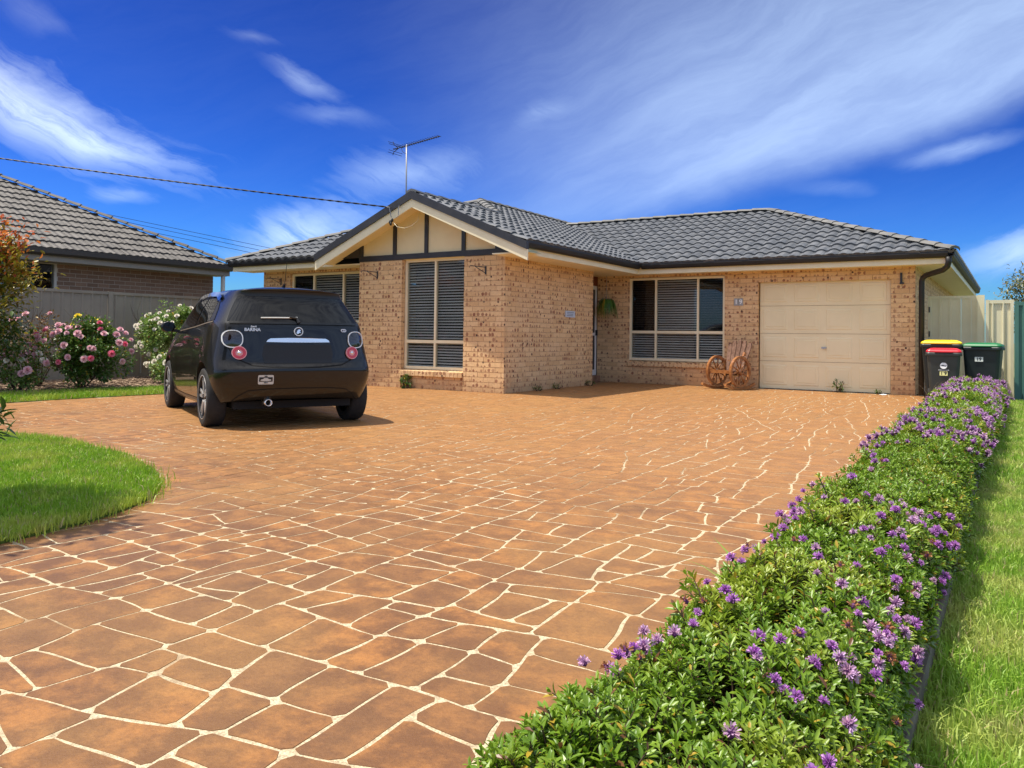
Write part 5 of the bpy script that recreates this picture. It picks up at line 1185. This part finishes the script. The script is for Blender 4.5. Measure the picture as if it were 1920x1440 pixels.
def hedge_pt(y, a):
    """a in 0..1 round the section from the left foot over the top to the right foot -> point, outward normal"""
    x0, x1, h = hedge_prof(y); cx_ = (x0 + x1) / 2; hw = (x1 - x0) / 2; th = math.pi * (1 - a); c, s = math.cos(th), math.sin(th); e = .62
    px = cx_ + hw * math.copysign(abs(c) ** e, c); pz = .05 + (h - .05) * abs(s) ** .55
    n_ = Vector((c * .75 / hw * .4, 0, s / .45 * .45)); n_.y = 0
    b_ = .05 * noise.noise(Vector((px * 4, y * 4, pz * 4))); n_.normalize(); return Vector((px, y, pz)) + n_ * b_, n_
# dark filler shell, added to block the view through the hedge
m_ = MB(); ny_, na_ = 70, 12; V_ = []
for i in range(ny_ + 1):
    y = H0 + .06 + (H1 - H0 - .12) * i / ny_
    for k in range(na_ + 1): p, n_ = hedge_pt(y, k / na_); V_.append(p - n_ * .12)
m_.add(V_, [(i * (na_ + 1) + k, (i + 1) * (na_ + 1) + k, (i + 1) * (na_ + 1) + k + 1, i * (na_ + 1) + k + 1) for i in range(ny_) for k in range(na_)]); m_.build('inner_filler', M_DEEP, hedge)
def hedge_field():
    out = []
    for y0, y1, dens, sc0 in ((H0, 2.0, 2400, .72), (2.0, 3.2, 1750, .76), (3.2, 5, 1150, .86), (5, 8.5, 680, 1.05), (8.5, H1, 460, 1.35)):
        n_ = int((y1 - y0) * 1.75 * dens)
        for _ in range(n_):
            y = random.uniform(y0, y1); a = random.random(); p, nn = hedge_pt(y, a); dep = abs(random.gauss(0, .035)); upw = Vector((0, 0, 1))
            d = (nn * .75 + upw * .65 + Vector((random.gauss(0, .35), random.gauss(0, .35), random.gauss(0, .2)))).normalized()
            s = sc0 * random.uniform(.8, 1.3)
            out.append((p - nn * (dep + .03 * s), d, random.uniform(0, 6.28), s, random.randrange(6) + (6 if y > 3.6 else 0)))
    for y in (H0, H1):
        for _ in range(260):
            a = random.random(); x0, x1, h = hedge_prof(y + (.2 if y == H0 else -.2)); p = Vector((random.uniform(x0, x1), y + random.gauss(0, .06), random.uniform(.06, h * .9))); d = Vector((random.gauss(0, .4), -.7 if y == H0 else .7, .7)).normalized(); out.append((p, d, random.uniform(0, 6.28), .9, random.randrange(6)))
    # straggling shoots on the paving side
    for _ in range(46):
        y = random.uniform(1.2, 7); p, nn = hedge_pt(y, random.uniform(.10, .45)); d = (nn + Vector((-.4, random.gauss(0, .4), .5))).normalized(); s = random.uniform(.9, 1.3)
        out.append((p + d * .02, d, random.uniform(0, 6.28), s * .9, random.randrange(6)))
    return out
field = hedge_field(); field.sort(key=lambda f: (not in_view(f[0].x, f[0].y, 0), (f[0] - CAM).length / f[3]))
def join_shoots(items, name, parent, origin, mats, protos=SHN):
    VV, LL, TT, MM = [], [], [], []; b_ = 0
    for p, d, spin, s, k in items:
        V_, L_, T_, M_, _ = protos[k]; Mx = np.array(quat_from(d, spin), np.float32); VV.append(V_ @ Mx.T * s + np.array(p - origin, np.float32)); LL.append(L_ + b_); TT.append(T_); MM.append(M_); b_ += len(V_)
    o = link(name, npmesh(name, np.concatenate(VV), np.concatenate(LL), np.concatenate(TT), mats, np.concatenate(MM)), parent); o['kind'] = 'stuff'; return o
for p, d, spin, s, k in field[:300]:
    o = link('shoot', SHN[k][4], hedge); o.matrix_local = Matrix.Translation(p - HG) @ (quat_from(d, spin).to_4x4()) @ Matrix.Scale(s, 4)
join_shoots(field[300:], 'further_shoots', hedge, HG, [M_HEBE, M_TWIG])
print('hedge shoots', len(field))
def hebe_flower(seed, mat, n_=80, r=.0135, L_=.0125):
    rd = random.Random(seed); V_, F_ = [], []; mi = []
    q = MB().lathe([(0, 0), (r * .55, r * .4), (r * .6, r), (r * .3, r * 1.7), (0, r * 1.9)], 7, 'z'); V_ += q.V; F_ += q.F; mi += [1] * len(q.F)
    for _ in range(n_):
        a = rd.uniform(0, 6.28); e_ = math.asin(rd.uniform(-.35, 1)); d = Vector((math.cos(a) * math.cos(e_), math.sin(a) * math.cos(e_), math.sin(e_))); c = Vector((0, 0, r * .9)) + d * r * .5; sd = d.orthogonal().normalized() * .0017; sd = Matrix.Rotation(rd.uniform(0, 6.28), 3, d) @ sd
        tip = c + d * (L_ * rd.uniform(.6, 1.15)); b_ = len(V_); V_ += [tuple(c - sd * .7), tuple(c + sd * .7), tuple(tip + sd), tuple(tip - sd)]; F_ += [(b_, b_ + 1, b_ + 2, b_ + 3)]; mi.append(0)
    return meshdata('flower', V_, F_, [mat, M_CORE], mi)
FL = [hebe_flower(1, M_PUR), hebe_flower(2, M_PUR), hebe_flower(3, M_LIL), hebe_flower(4, M_LIL, 60), hebe_flower(5, M_RUST, 40, .011)]
nfl = 0
clusters = []
for _ in range(46):
    y = H0 + .15 + (H1 - H0 - .3) * random.random() ** 1.25; a = random.choice((random.uniform(.15, .5), random.uniform(.5, .88), random.uniform(.55, .92))); clusters.append((y, a, random.randint(2, 7)))
for _ in range(34): clusters.insert(0, (random.uniform(1.25, 3.2), random.choice((random.uniform(.15, .5), random.uniform(.55, .9))), random.randint(2, 5)))
clusters = [(1.75, .72, 8), (1.95, .80, 8), (1.55, .62, 5), (1.9, .55, 5), (2.5, .66, 7), (1.35, .35, 4), (1.45, .18, 3), (2.25, .17, 4), (2.6, .14, 4), (3.4, .2, 4), (9.2, .7, 12), (10.2, .8, 14), (9.8, .62, 10), (8.4, .75, 10), (7.2, .8, 8), (11, .8, 10)] + clusters
for y, a, k in clusters:
    for _ in range(k):
        if nfl >= 300: break
        yy = y + random.gauss(0, .06 + .012 * y); aa = min(.97, max(.04, a + random.gauss(0, .05)))
        if not H0 < yy < H1: continue
        p, nn = hedge_pt(yy, aa); d = (nn + Vector((random.gauss(0, .3), random.gauss(0, .3), .5))).normalized(); kind_ = random.choices(range(5), (4, 4, 3, 3, 1.6) if yy < 5 else (3, 3, 5, 5, 1))[0]; s = random.uniform(.5, .88) * (1.0 + .09 * max(0, yy - 2))
        o = link('flower', FL[kind_], hedge); o.matrix_local = Matrix.Translation(p + d * random.uniform(.015, .055) - HG) @ quat_from(d, random.uniform(0, 6)).to_4x4() @ Matrix.Scale(s, 4); nfl += 1
print('flowers', nfl)
FF = [hebe_flower(11, M_PUR, 22), hebe_flower(12, M_LIL, 22), hebe_flower(13, M_LIL, 18)]; FP = []
for me in FF:
    v_ = np.array([v.co for v in me.vertices], np.float32); FP.append((v_, np.array([i for p in me.polygons for i in p.vertices], np.int32), np.array([len(p.vertices) for p in me.polygons], np.int32), np.array([p.material_index for p in me.polygons], np.int32), me))
far_f = [[], []]
for _ in range(60):
    y0 = random.uniform(4.2, H1 - .2); a0 = random.choice((random.uniform(.2, .5), random.uniform(.5, .9)))
    for _ in range(random.randint(4, 12)):
        y = y0 + random.gauss(0, .14); a = min(.95, max(.06, a0 + random.gauss(0, .07)))
        if H0 < y < H1: p, nn = hedge_pt(y, a); d = (nn + Vector((random.gauss(0, .3), random.gauss(0, .3), .5))).normalized(); k = random.randrange(3); far_f[0 if k == 0 else 1].append((p + d * random.uniform(.02, .06), d, random.uniform(0, 6.2), random.uniform(.8, 1.3) * (1 + .06 * (y - 4)), k))
join_shoots(far_f[0], 'further_purple_flowers', hedge, HG, [M_PUR, M_CORE], FP); join_shoots(far_f[1], 'further_lilac_flowers', hedge, HG, [M_LIL, M_CORE], FP)
# timber edging along the lawn side of the hedge
M_EDGE = pmat('grey_edging_timber', (.10, .08, .06), (.18, .15, .115), 9, rough=.9, bump=.5)
for k, (a, b2) in enumerate(((.2, 2.6), (2.61, 5.0), (5.01, 7.4), (7.41, 9.8), (9.81, 12.2))):
    tag(MB().box(-.222, -.196, a, b2, .0, .095).build('edging_board', M_EDGE), ('nearest', 'second nearest', 'middle', 'second farthest', 'farthest')[k] + ' weathered timber edging board between hedge and lawn', 'edging board', 'timber edging boards')
# long grass growing through the hedge
def tuft(name, c, n_, L_, mat, label, spread=.12, wd=.006, parent=None):
    m_ = MB()
    for _ in range(n_):
        a = random.uniform(0, 6.28); r0 = random.uniform(0, spread * .5); b_ = Vector(c) + Vector((math.cos(a) * r0, math.sin(a) * r0, 0)); out = Vector((math.cos(a + random.gauss(0, .5)), math.sin(a + random.gauss(0, .5)), 0)); l_ = L_ * random.uniform(.6, 1.2); bend = random.uniform(.25, .9); V_ = []
        for i in range(6):
            f = i / 5; p = b_ + Vector((0, 0, l_ * (f - bend * .45 * f * f))) + out * (l_ * bend * f * f * .8); w_ = wd * (1 - f) ** .6; sd = Vector((-out.y, out.x, 0)) * w_; V_ += [p - sd, p + sd]
        m_.add(V_, [(2 * i, 2 * i + 1, 2 * i + 3, 2 * i + 2) for i in range(5)])
    o = m_.build(name, mat); return tag(o, label, 'grass tuft')
M_LONG = leaf_mat('long_grass', (.13, .30, .03), (.25, .42, .07))
tuft('grass_tuft', (-.52, 2.05, .18), 40, .26, M_LONG, 'clump of long arching grass growing up through the middle of the hedge'); tuft('grass_tuft', (-.38, 1.95, .2), 24, .20, M_LONG, 'smaller grass clump in the hedge beside the large arching one')
tuft('seed_stalk', (-1.0, 12.6, .02), 5, .62, pmat('dry_stalk', (.22, .14, .08), rough=.8), 'thin dry stalks standing at the paving edge near the bins', .05, .0025)

# ---------------------------------------------------------------- generic leafy shrub
def ell_leaf(L_, W_): 
    V_, F_ = leaf_geo(L_, W_, .18, .15); return np.array(V_, np.float32), F_
def foliage(name, parent, origin, P, N, L_, W_, mats, midx=None, jitter=.6):
    """one leaf per point, along direction N with jitter"""
    lv, lf = ell_leaf(1.0, W_ / L_); n_ = len(P); fl_ = np.array([i for f_ in lf for i in f_]); ft = [len(f_) for f_ in lf]
    VV = np.empty((n_, len(lv), 3), np.float32)
    D = N + rng.normal(0, jitter, (n_, 3)); D /= np.linalg.norm(D, axis=1, keepdims=True) + 1e-9
    up_ = np.array([0, 0, 1.0]) + rng.normal(0, .35, (n_, 3)); S_ = np.cross(up_, D); S_ /= np.linalg.norm(S_, axis=1, keepdims=True) + 1e-9; U_ = np.cross(D, S_)
    s = L_ * rng.uniform(.65, 1.25, n_)
    for i, v in enumerate(lv): VV[:, i] = P + s[:, None] * (D * v[0] + S_ * v[1] + U_ * v[2])
    LL = (np.arange(n_)[:, None] * len(lv) + fl_[None]).ravel(); TT = np.tile(ft, n_); mi = None if midx is None else np.repeat(midx, len(lf))
    o = link(name, npmesh(name, VV.reshape(-1, 3) - np.array(origin, np.float32), LL, TT, mats, mi), parent); o['kind'] = 'stuff'; return o
def twigs(base, n_, h, spread, parent, mat, r0=.02, kinks=3):
    """forking stems from the base; returns tip points"""
    m_ = MB(); tips = []
    for k in range(n_):
        a = 2 * math.pi * k / n_ + random.gauss(0, .3); d = Vector((math.cos(a) * spread, math.sin(a) * spread, 1)).normalized(); p = Vector(base) + Vector((math.cos(a), math.sin(a), 0)) * .03; L_ = h * random.uniform(.6, .95); pts = [p]
        for i in range(kinks): d = (d + Vector((random.gauss(0, .18), random.gauss(0, .18), random.gauss(0, .1)))).normalized(); pts.append(pts[-1] + d * L_ / kinks)
        m_.tube(pts, [r0 * (1 - .75 * i / kinks) for i in range(kinks + 1)], 6, cap=False)
        for i in range(1, len(pts)):
            for _ in range(3):
                dd = (d + Vector((random.gauss(0, .6), random.gauss(0, .6), random.gauss(.1, .3)))).normalized(); l2 = L_ * random.uniform(.2, .42); q = pts[i] + dd * l2 * .5; q2 = q + (dd + Vector((random.gauss(0, .3), random.gauss(0, .3), .15))).normalized() * l2 * .5; m_.tube([pts[i], q, q2], [r0 * .35, r0 * .25, r0 * .1], 4, cap=False); tips += [q, q2]
    o = m_.build('stems', mat, parent); return tips
def rose_geo(seed, r=.045):
    rd = random.Random(seed); V_, F_ = [], []
    for ring, (n_, rr, tilt, hh) in enumerate(((3, .30, 80, .7), (5, .55, 62, .62), (6, .85, 38, .5), (6, 1.05, 12, .28))):
        for k in range(n_):
            a = 2 * math.pi * (k + .5 * (ring % 2)) / n_ + rd.uniform(-.15, .15); M_ = Matrix.Rotation(a, 3, 'Z') @ Matrix.Rotation(-R(tilt + rd.uniform(-8, 8)), 3, 'Y'); L_ = r * (.62 + .4 * rr); W_ = r * (.55 + .25 * rr); b_ = len(V_)
            for x, y, z in ((.0, -.25, 0), (0, .25, 0), (.55, .5, .12), (.55, -.5, .12), (1.0, .3, .02), (1.0, -.3, .02), (.55, 0, -.08)): V_.append(tuple(M_ @ Vector((x * L_ + r * .10 * rr, y * W_ * 1.5, z * L_)) + Vector((0, 0, r * .12 * (3 - ring)))))
            F_ += [(b_, b_ + 1, b_ + 2, b_ + 6), (b_, b_ + 6, b_ + 3), (b_ + 6, b_ + 2, b_ + 4), (b_ + 6, b_ + 4, b_ + 5), (b_ + 3, b_ + 6, b_ + 5)]
    return V_, F_
ROSE = [rose_geo(k) for k in range(3)]
def rose_meshes(mat): return [meshdata('rose', v, f_, [mat], None, True) for v, f_ in ROSE]
def rose_mat(name, c1, c2): return pmat(name, c1, c2, 30, rough=.6, rnd=.15, trans=.3)
RM = {'pink': rose_meshes(rose_mat('pink_petal', (.84, .46, .54), (.89, .68, .71))), 'deep': rose_meshes(rose_mat('deep_pink_petal', (.80, .13, .26), (.84, .32, .42))), 'white': rose_meshes(rose_mat('white_petal', (.86, .84, .74), (.88, .80, .72))), 'yellow': rose_meshes(rose_mat('yellow_petal', (.90, .74, .03), (.92, .80, .12)))}
M_RLEAF = leaf_mat('rose_leaf', (.04, .10, .015), (.10, .19, .03), (.15, .21, .05)); M_WLEAF = leaf_mat('white_rose_leaf', (.11, .21, .035), (.23, .34, .08), (.30, .38, .13)); M_BRONZE = leaf_mat('bronze_leaf', (.14, .06, .025), (.20, .13, .04), (.12, .15, .04))
def shrub(name, base, rad, h, z0, nleaf, L_, W_, mat, label, cat, roses=(), spots=None, nstem=7, dens_pow=.5, group=None, stem_mat=M_TWIG, jitter=.6):
    o = empty(name, base, random.uniform(0, 0), label, cat, group); B_ = Vector(base); tips = twigs(base, nstem, h * .95, rad / h * .85, o, stem_mat, .012)
    cl = []
    for _ in range(34):
        while True:
            v = Vector((random.uniform(-1, 1), random.uniform(-1, 1), random.uniform(-1, 1)))
            if .35 < v.length < 1: break
        cl.append((B_ + Vector((v.x * rad * .86, v.y * rad * .86, z0 + (h - z0) * (.5 + .46 * v.z))), random.uniform(.10, .22) * rad * 1.6))
    P = []; N = []
    while len(P) < nleaf:
        c, r = random.choice(cl); v = Vector((random.gauss(0, 1), random.gauss(0, 1), random.gauss(0, 1))); v = v.normalized() * r * random.random() ** .4; p = c + v
        if p.z < .03: continue
        P.append(p); N.append((p - (B_ + Vector((0, 0, (z0 + h) / 2)))).normalized() * .6 + Vector((0, 0, .15)) + v.normalized() * .5)
    foliage('leaves', o, base, np.array(P), np.array(N), L_, W_, [mat], jitter=jitter)
    for kind_, cnt, s in roses:
        for _ in range(cnt):
            a = random.uniform(-2.4, 1.1) ; e_ = random.uniform(-.45, 1.25); d = Vector((math.cos(a) * math.cos(e_), math.sin(a) * math.cos(e_), math.sin(e_))); p = B_ + Vector((d.x * rad, d.y * rad, z0 + (h - z0) * (.5 + .5 * d.z))) + d * random.uniform(-.06, .05)
            q = link('rose', random.choice(RM[kind_]), o); dd = (d + Vector((.3, -.5, .25))).normalized(); q.matrix_local = Matrix.Translation(p - B_) @ quat_from(dd, random.uniform(0, 6)).to_4x4() @ Matrix.Scale(s * random.uniform(.8, 1.2), 4)
    return o
shrub('rose_bush', (-12.55, 6.85, .03), .74, 1.06, .10, 9000, .05, .034, M_RLEAF, 'pink rose bush in full bloom beside the lawn strip', 'rose bush', (('pink', 40, 1.0), ('deep', 8, 1.0)), group='roses along the left bed')
shrub('rose_bush', (-13.15, 8.85, .03), .66, 1.34, .12, 11000, .05, .034, M_WLEAF, 'tall white rose bush behind the front of the parked car', 'rose bush', (('white', 42, .85),), group='roses along the left bed')
shrub('rose_bush', (-13.5, 7.35, .03), .30, 1.15, .35, 700, .05, .03, M_RLEAF, 'slender rose bush with two bright yellow blooms', 'rose bush', (), group='roses along the left bed')
yb = bpy.data.objects['rose_bush.002']
for dx, dy, dz, s in ((.20, -.18, 1.16, 1.35), (.30, .05, 1.10, 1.35), (.1, -.22, 1.02, .7)):
    q = link('rose', RM['yellow'][0], yb); q.location = (dx, dy, dz); q.scale = (s, s, s); q.rotation_euler = (.5, .3, 0)
shrub('rose_bush', (-13.7, 6.75, .03), .50, 1.25, .3, 1300, .045, .028, M_BRONZE, 'thin bronze leaved rose bush close to the fence', 'rose bush', (('pink', 5, 1.1), ('white', 2, 1)), group='roses along the left bed')
shrub('rose_bush', (-12.75, 5.98, .03), .42, .62, .05, 1400, .045, .028, M_WLEAF, 'small low rose bush with pale blooms left of the pink one', 'rose bush', (('white', 7, 1.0), ('pink', 6, 1.1)), group='roses along the left bed')
shrub('rose_bush', (-12.1, 8.2, .03), .45, .60, .05, 2000, .05, .026, M_WLEAF, 'low cream flowered bush next to the front wheel of the car', 'rose bush', (('white', 9, 1.0),), group='roses along the left bed')
shrub('rose_bush', (-14.3, 9.6, .03), .7, 1.5, .1, 3500, .05, .03, M_WLEAF, 'white flowered bush farthest along the fence', 'rose bush', (('white', 14, 1.0),), group='roses along the left bed')
# the red-tipped tree at the left edge
M_RTIP = leaf_mat('red_tip_leaf', (.58, .10, .03), (.68, .24, .05)); M_OLIVE = leaf_mat('olive_leaf', (.16, .17, .015), (.36, .28, .03), (.44, .26, .03)); M_DKLEAF = leaf_mat('dark_glossy_leaf', (.04, .09, .015), (.10, .16, .025), rough=.25, spec=.8)
tr = empty('red_tipped_tree', (-12.95, 5.42, .03), 0, 'glossy green tree with orange red new leaves at the left edge', 'tree'); TB = Vector((-12.95, 5.42, .03))
m_ = MB().tube([TB, TB + Vector((.02, .01, .5)), TB + Vector((-.03, .03, 1.1)), TB + Vector((.0, 0, 1.9))], [.05, .042, .03, .015], 8, cap=False)
P, N, MI = [], [], []; C_ = []
for k in range(70):
    z = random.uniform(.45, 2.35); rr = (.82 if z < 1.7 else .82 * (2.85 - z) / 1.15) * random.uniform(.35, 1); a = random.uniform(0, 6.28); c = TB + Vector((math.cos(a) * rr, math.sin(a) * rr, z)); C_.append(c); m_.tube([TB + Vector((0, 0, z * .7)), TB.lerp(c, .5) + Vector((0, 0, z * .45)), c], [.014, .009, .004], 5, cap=False)
    for _ in range(105):
        p = c + Vector((random.gauss(0, .13), random.gauss(0, .13), random.gauss(0, .12))); P.append(p); N.append((p - TB - Vector((0, 0, 1.2))).normalized() * .6 + Vector((0, 0, .1))); f = (p.z - .5) / 2.0 + random.gauss(0, .16); MI.append(0 if f < .38 else (1 if f < .92 else 2))
for dx, dy, zt in ((.30, .33, 2.62), (.12, .05, 2.72), (.42, .52, 2.55), (-.15, .0, 2.6), (.55, .62, 2.45), (.0, .3, 2.55), (-.4, -.2, 2.45), (.34, .15, 2.35), (.6, .45, 2.25)):
    b_ = TB + Vector((dx * .4, dy * .4, 1.7)); tp = TB + Vector((dx, dy, zt)); m_.tube([b_, b_.lerp(tp, .5) + Vector((0, 0, .08)), tp], [.012, .008, .003], 5, cap=False)
    for i in range(40): f = random.uniform(.25, 1.03); p = b_.lerp(tp, f) + Vector((random.gauss(0, .055), random.gauss(0, .055), random.gauss(0, .04))); P.append(p); N.append((tp - b_).normalized() * .5 + (p - b_.lerp(tp, f)).normalized() * .6); MI.append(2 if f > .5 else random.choice((1, 2)))
m_.build('trunk', M_TWIG, tr); foliage('crown', tr, TB, np.array(P), np.array(N), .085, .038, [M_DKLEAF, M_OLIVE, M_RTIP], np.array(MI))
# shrub outside the left edge whose shade falls on the lawn, one sprig in view
ls = empty('lawn_tree', (-5.26, 1.32, .02), 0, 'dark leaved little tree on the lawn, one sprig showing at the left edge', 'tree'); LB = Vector((-5.26, 1.32, .02))
m_ = MB().tube([LB, LB + Vector((-.02, 0, .9)), LB + Vector((.01, -.02, 1.9)), LB + Vector((0, 0, 3.0))], [.035, .03, .022, .008], 8, cap=False); P, N = [], []
for _ in range(60):
    a = random.uniform(0, 6.28); r = .54 * random.random() ** .5; c = LB + Vector((math.cos(a) * r, math.sin(a) * r, random.uniform(2.1, 3.3))); m_.tube([LB + Vector((0, 0, c.z - .4)), c], [.01, .004], 5, cap=False)
    for _ in range(190): p = c + Vector((random.gauss(0, .10), random.gauss(0, .10), random.gauss(0, .09))); P.append(p); N.append((p - c).normalized())
m_.build('trunk', M_TWIG, ls); foliage('crown', ls, LB, np.array(P), np.array(N), .085, .035, [M_DKLEAF])
P = np.array([Vector((-4.93, 2.19, .40)) + Vector((random.gauss(0, .035), random.gauss(0, .035), random.gauss(0, .06))) for _ in range(26)]); foliage('low_sprig', ls, (-5.26, 1.32, .02), P, np.tile([.3, .6, .1], (26, 1)), .10, .03, [M_DKLEAF])
MB().tube([(-5.26, 1.32, .1), (-5.05, 1.85, .3), (-4.93, 2.19, .42)], [.012, .008, .003], 5).build('low_branch', M_TWIG, ls)
# plants about the house
def fern(name, c, n_, L_, label, mat):
    o = empty(name, c, 0, label, 'plant'); m_ = MB()
    for k in range(n_):
        a = random.uniform(0, 6.28); out = Vector((math.cos(a), math.sin(a), 0)); l_ = L_ * random.uniform(.6, 1.1); P_ = []
        for i in range(7): f = i / 6; P_.append(Vector((0, 0, .12 * math.sin(f * 3.0) * l_ / L_ + (.10 * f - .85 * f * f) * l_)) + out * (l_ * .55 * f ** .8))
        V_ = []
        for i, p in enumerate(P_): w_ = .0085 * math.sin(math.pi * min(.98, .1 + i / 6 * .88)); sd = Vector((-out.y, out.x, 0)) * w_; V_ += [p - sd, p + sd]
        m_.add(V_, [(2 * i, 2 * i + 1, 2 * i + 3, 2 * i + 2) for i in range(6)])
    m_.build('fronds', mat, o, world=False); MB().lathe([(.0, -.12), (.07, -.11), (.10, 0), (.095, 0), (.0, -.02)], 14, 'z').build('basket', M_TWIG, o, world=False); MB().tube([(0, 0, 0), (0, 0, .58)], .004, 5).tube([(.09, 0, 0), (0, 0, .3)], .003, 4).tube([(-.09, 0, 0), (0, 0, .3)], .003, 4).build('hanger', M_ALU, o, world=False); return o
M_FERN = leaf_mat('fern_leaf', (.05, .16, .02), (.12, .28, .05)); fern('hanging_plant', (-7.32, 15.12, 1.70), 130, .46, 'green trailing plant in a hanging basket beside the entry door', M_FERN)
shrub('weed', (-9.22, 10.86, 0), .11, .24, .02, 140, .055, .03, M_RLEAF, 'small leafy weed growing under the tall wing window', 'weed', nstem=4)
shrub('weed', (-2.72, 15.36, 0), .10, .22, .01, 60, .06, .022, M_RLEAF, 'small weed at the foot of the garage door', 'weed', nstem=3); shrub('weed', (-2.05, 15.36, 0), .06, .07, .01, 40, .035, .016, M_RLEAF, 'tiny weed at the right end of the garage door', 'weed', nstem=3)
for i, (y, s) in enumerate(((11.9, .10), (12.6, .12), (13.9, .13))): shrub('weed', (-7.07, y, 0), s, s * .8, .01, 90, .03, .012, M_RLEAF, ('nearest', 'middle', 'farthest')[i] + ' of three little weeds at the foot of the shaded side wall', 'weed', nstem=3, group='weeds along the side wall')
# bed litter: bark and stones
litter = MB()
for _ in range(1500):
    x, y = random.uniform(-15, -12.2), random.uniform(3.5, 9.5); s = random.uniform(.015, .05); a = random.uniform(0, 3.14); litter.bar((x - math.cos(a) * s, y - math.sin(a) * s, .035 + random.uniform(0, .02)), (x + math.cos(a) * s, y + math.sin(a) * s, .035 + random.uniform(0, .02)), s * .7, s * .3)
tag(litter.build('bark_litter', pmat('bark_chip', (.20, .13, .09), (.36, .26, .18), 30, rough=.95, rnd=.3)), 'dry bark and twig litter covering the rose bed', 'litter', kind='stuff')
# tree far behind the right fences
ft = empty('background_tree', (.6, 40, 0), 0, 'sparse dull green tree behind the fences at the far right', 'tree'); FB = Vector((.6, 40, 0)); m_ = MB().tube([FB, FB + Vector((0, 0, 1.6)), FB + Vector((.2, 0, 3.2)), FB + Vector((.4, 0, 4.0))], [.16, .13, .09, .04], 8, cap=False); P, N = [], []
for k in range(60):
    c = FB + Vector((random.gauss(.3, .75), random.gauss(0, .8), random.uniform(1.6, 4.1))); 
    if c.z > 3.7: c.x = FB.x + .3 + (c.x - FB.x) * .55
    m_.tube([FB + Vector((.1, 0, max(1.2, c.z - 1.4))), c], [.04, .012], 5, cap=False)
    for _ in range(70): p = c + Vector((random.gauss(0, .26), random.gauss(0, .26), random.gauss(0, .2))); P.append(p); N.append((p - c).normalized())
m_.build('trunk', M_TWIG, ft); foliage('crown', ft, FB, np.array(P), np.array(N), .15, .06, [leaf_mat('gum_leaf', (.09, .11, .045), (.17, .18, .08))])
# a scrap of paper by the garage pier
tag(MB().add([(-2.02, 15.18, .008), (-1.90, 15.16, .008), (-1.89, 15.23, .014), (-2.0, 15.25, .010), (-1.95, 15.2, .022)], [(0, 1, 4), (1, 2, 4), (2, 3, 4), (3, 0, 4)]).build('paper_scrap', M_NUM), 'crumpled white paper scrap on the paving by the garage pier', 'paper')
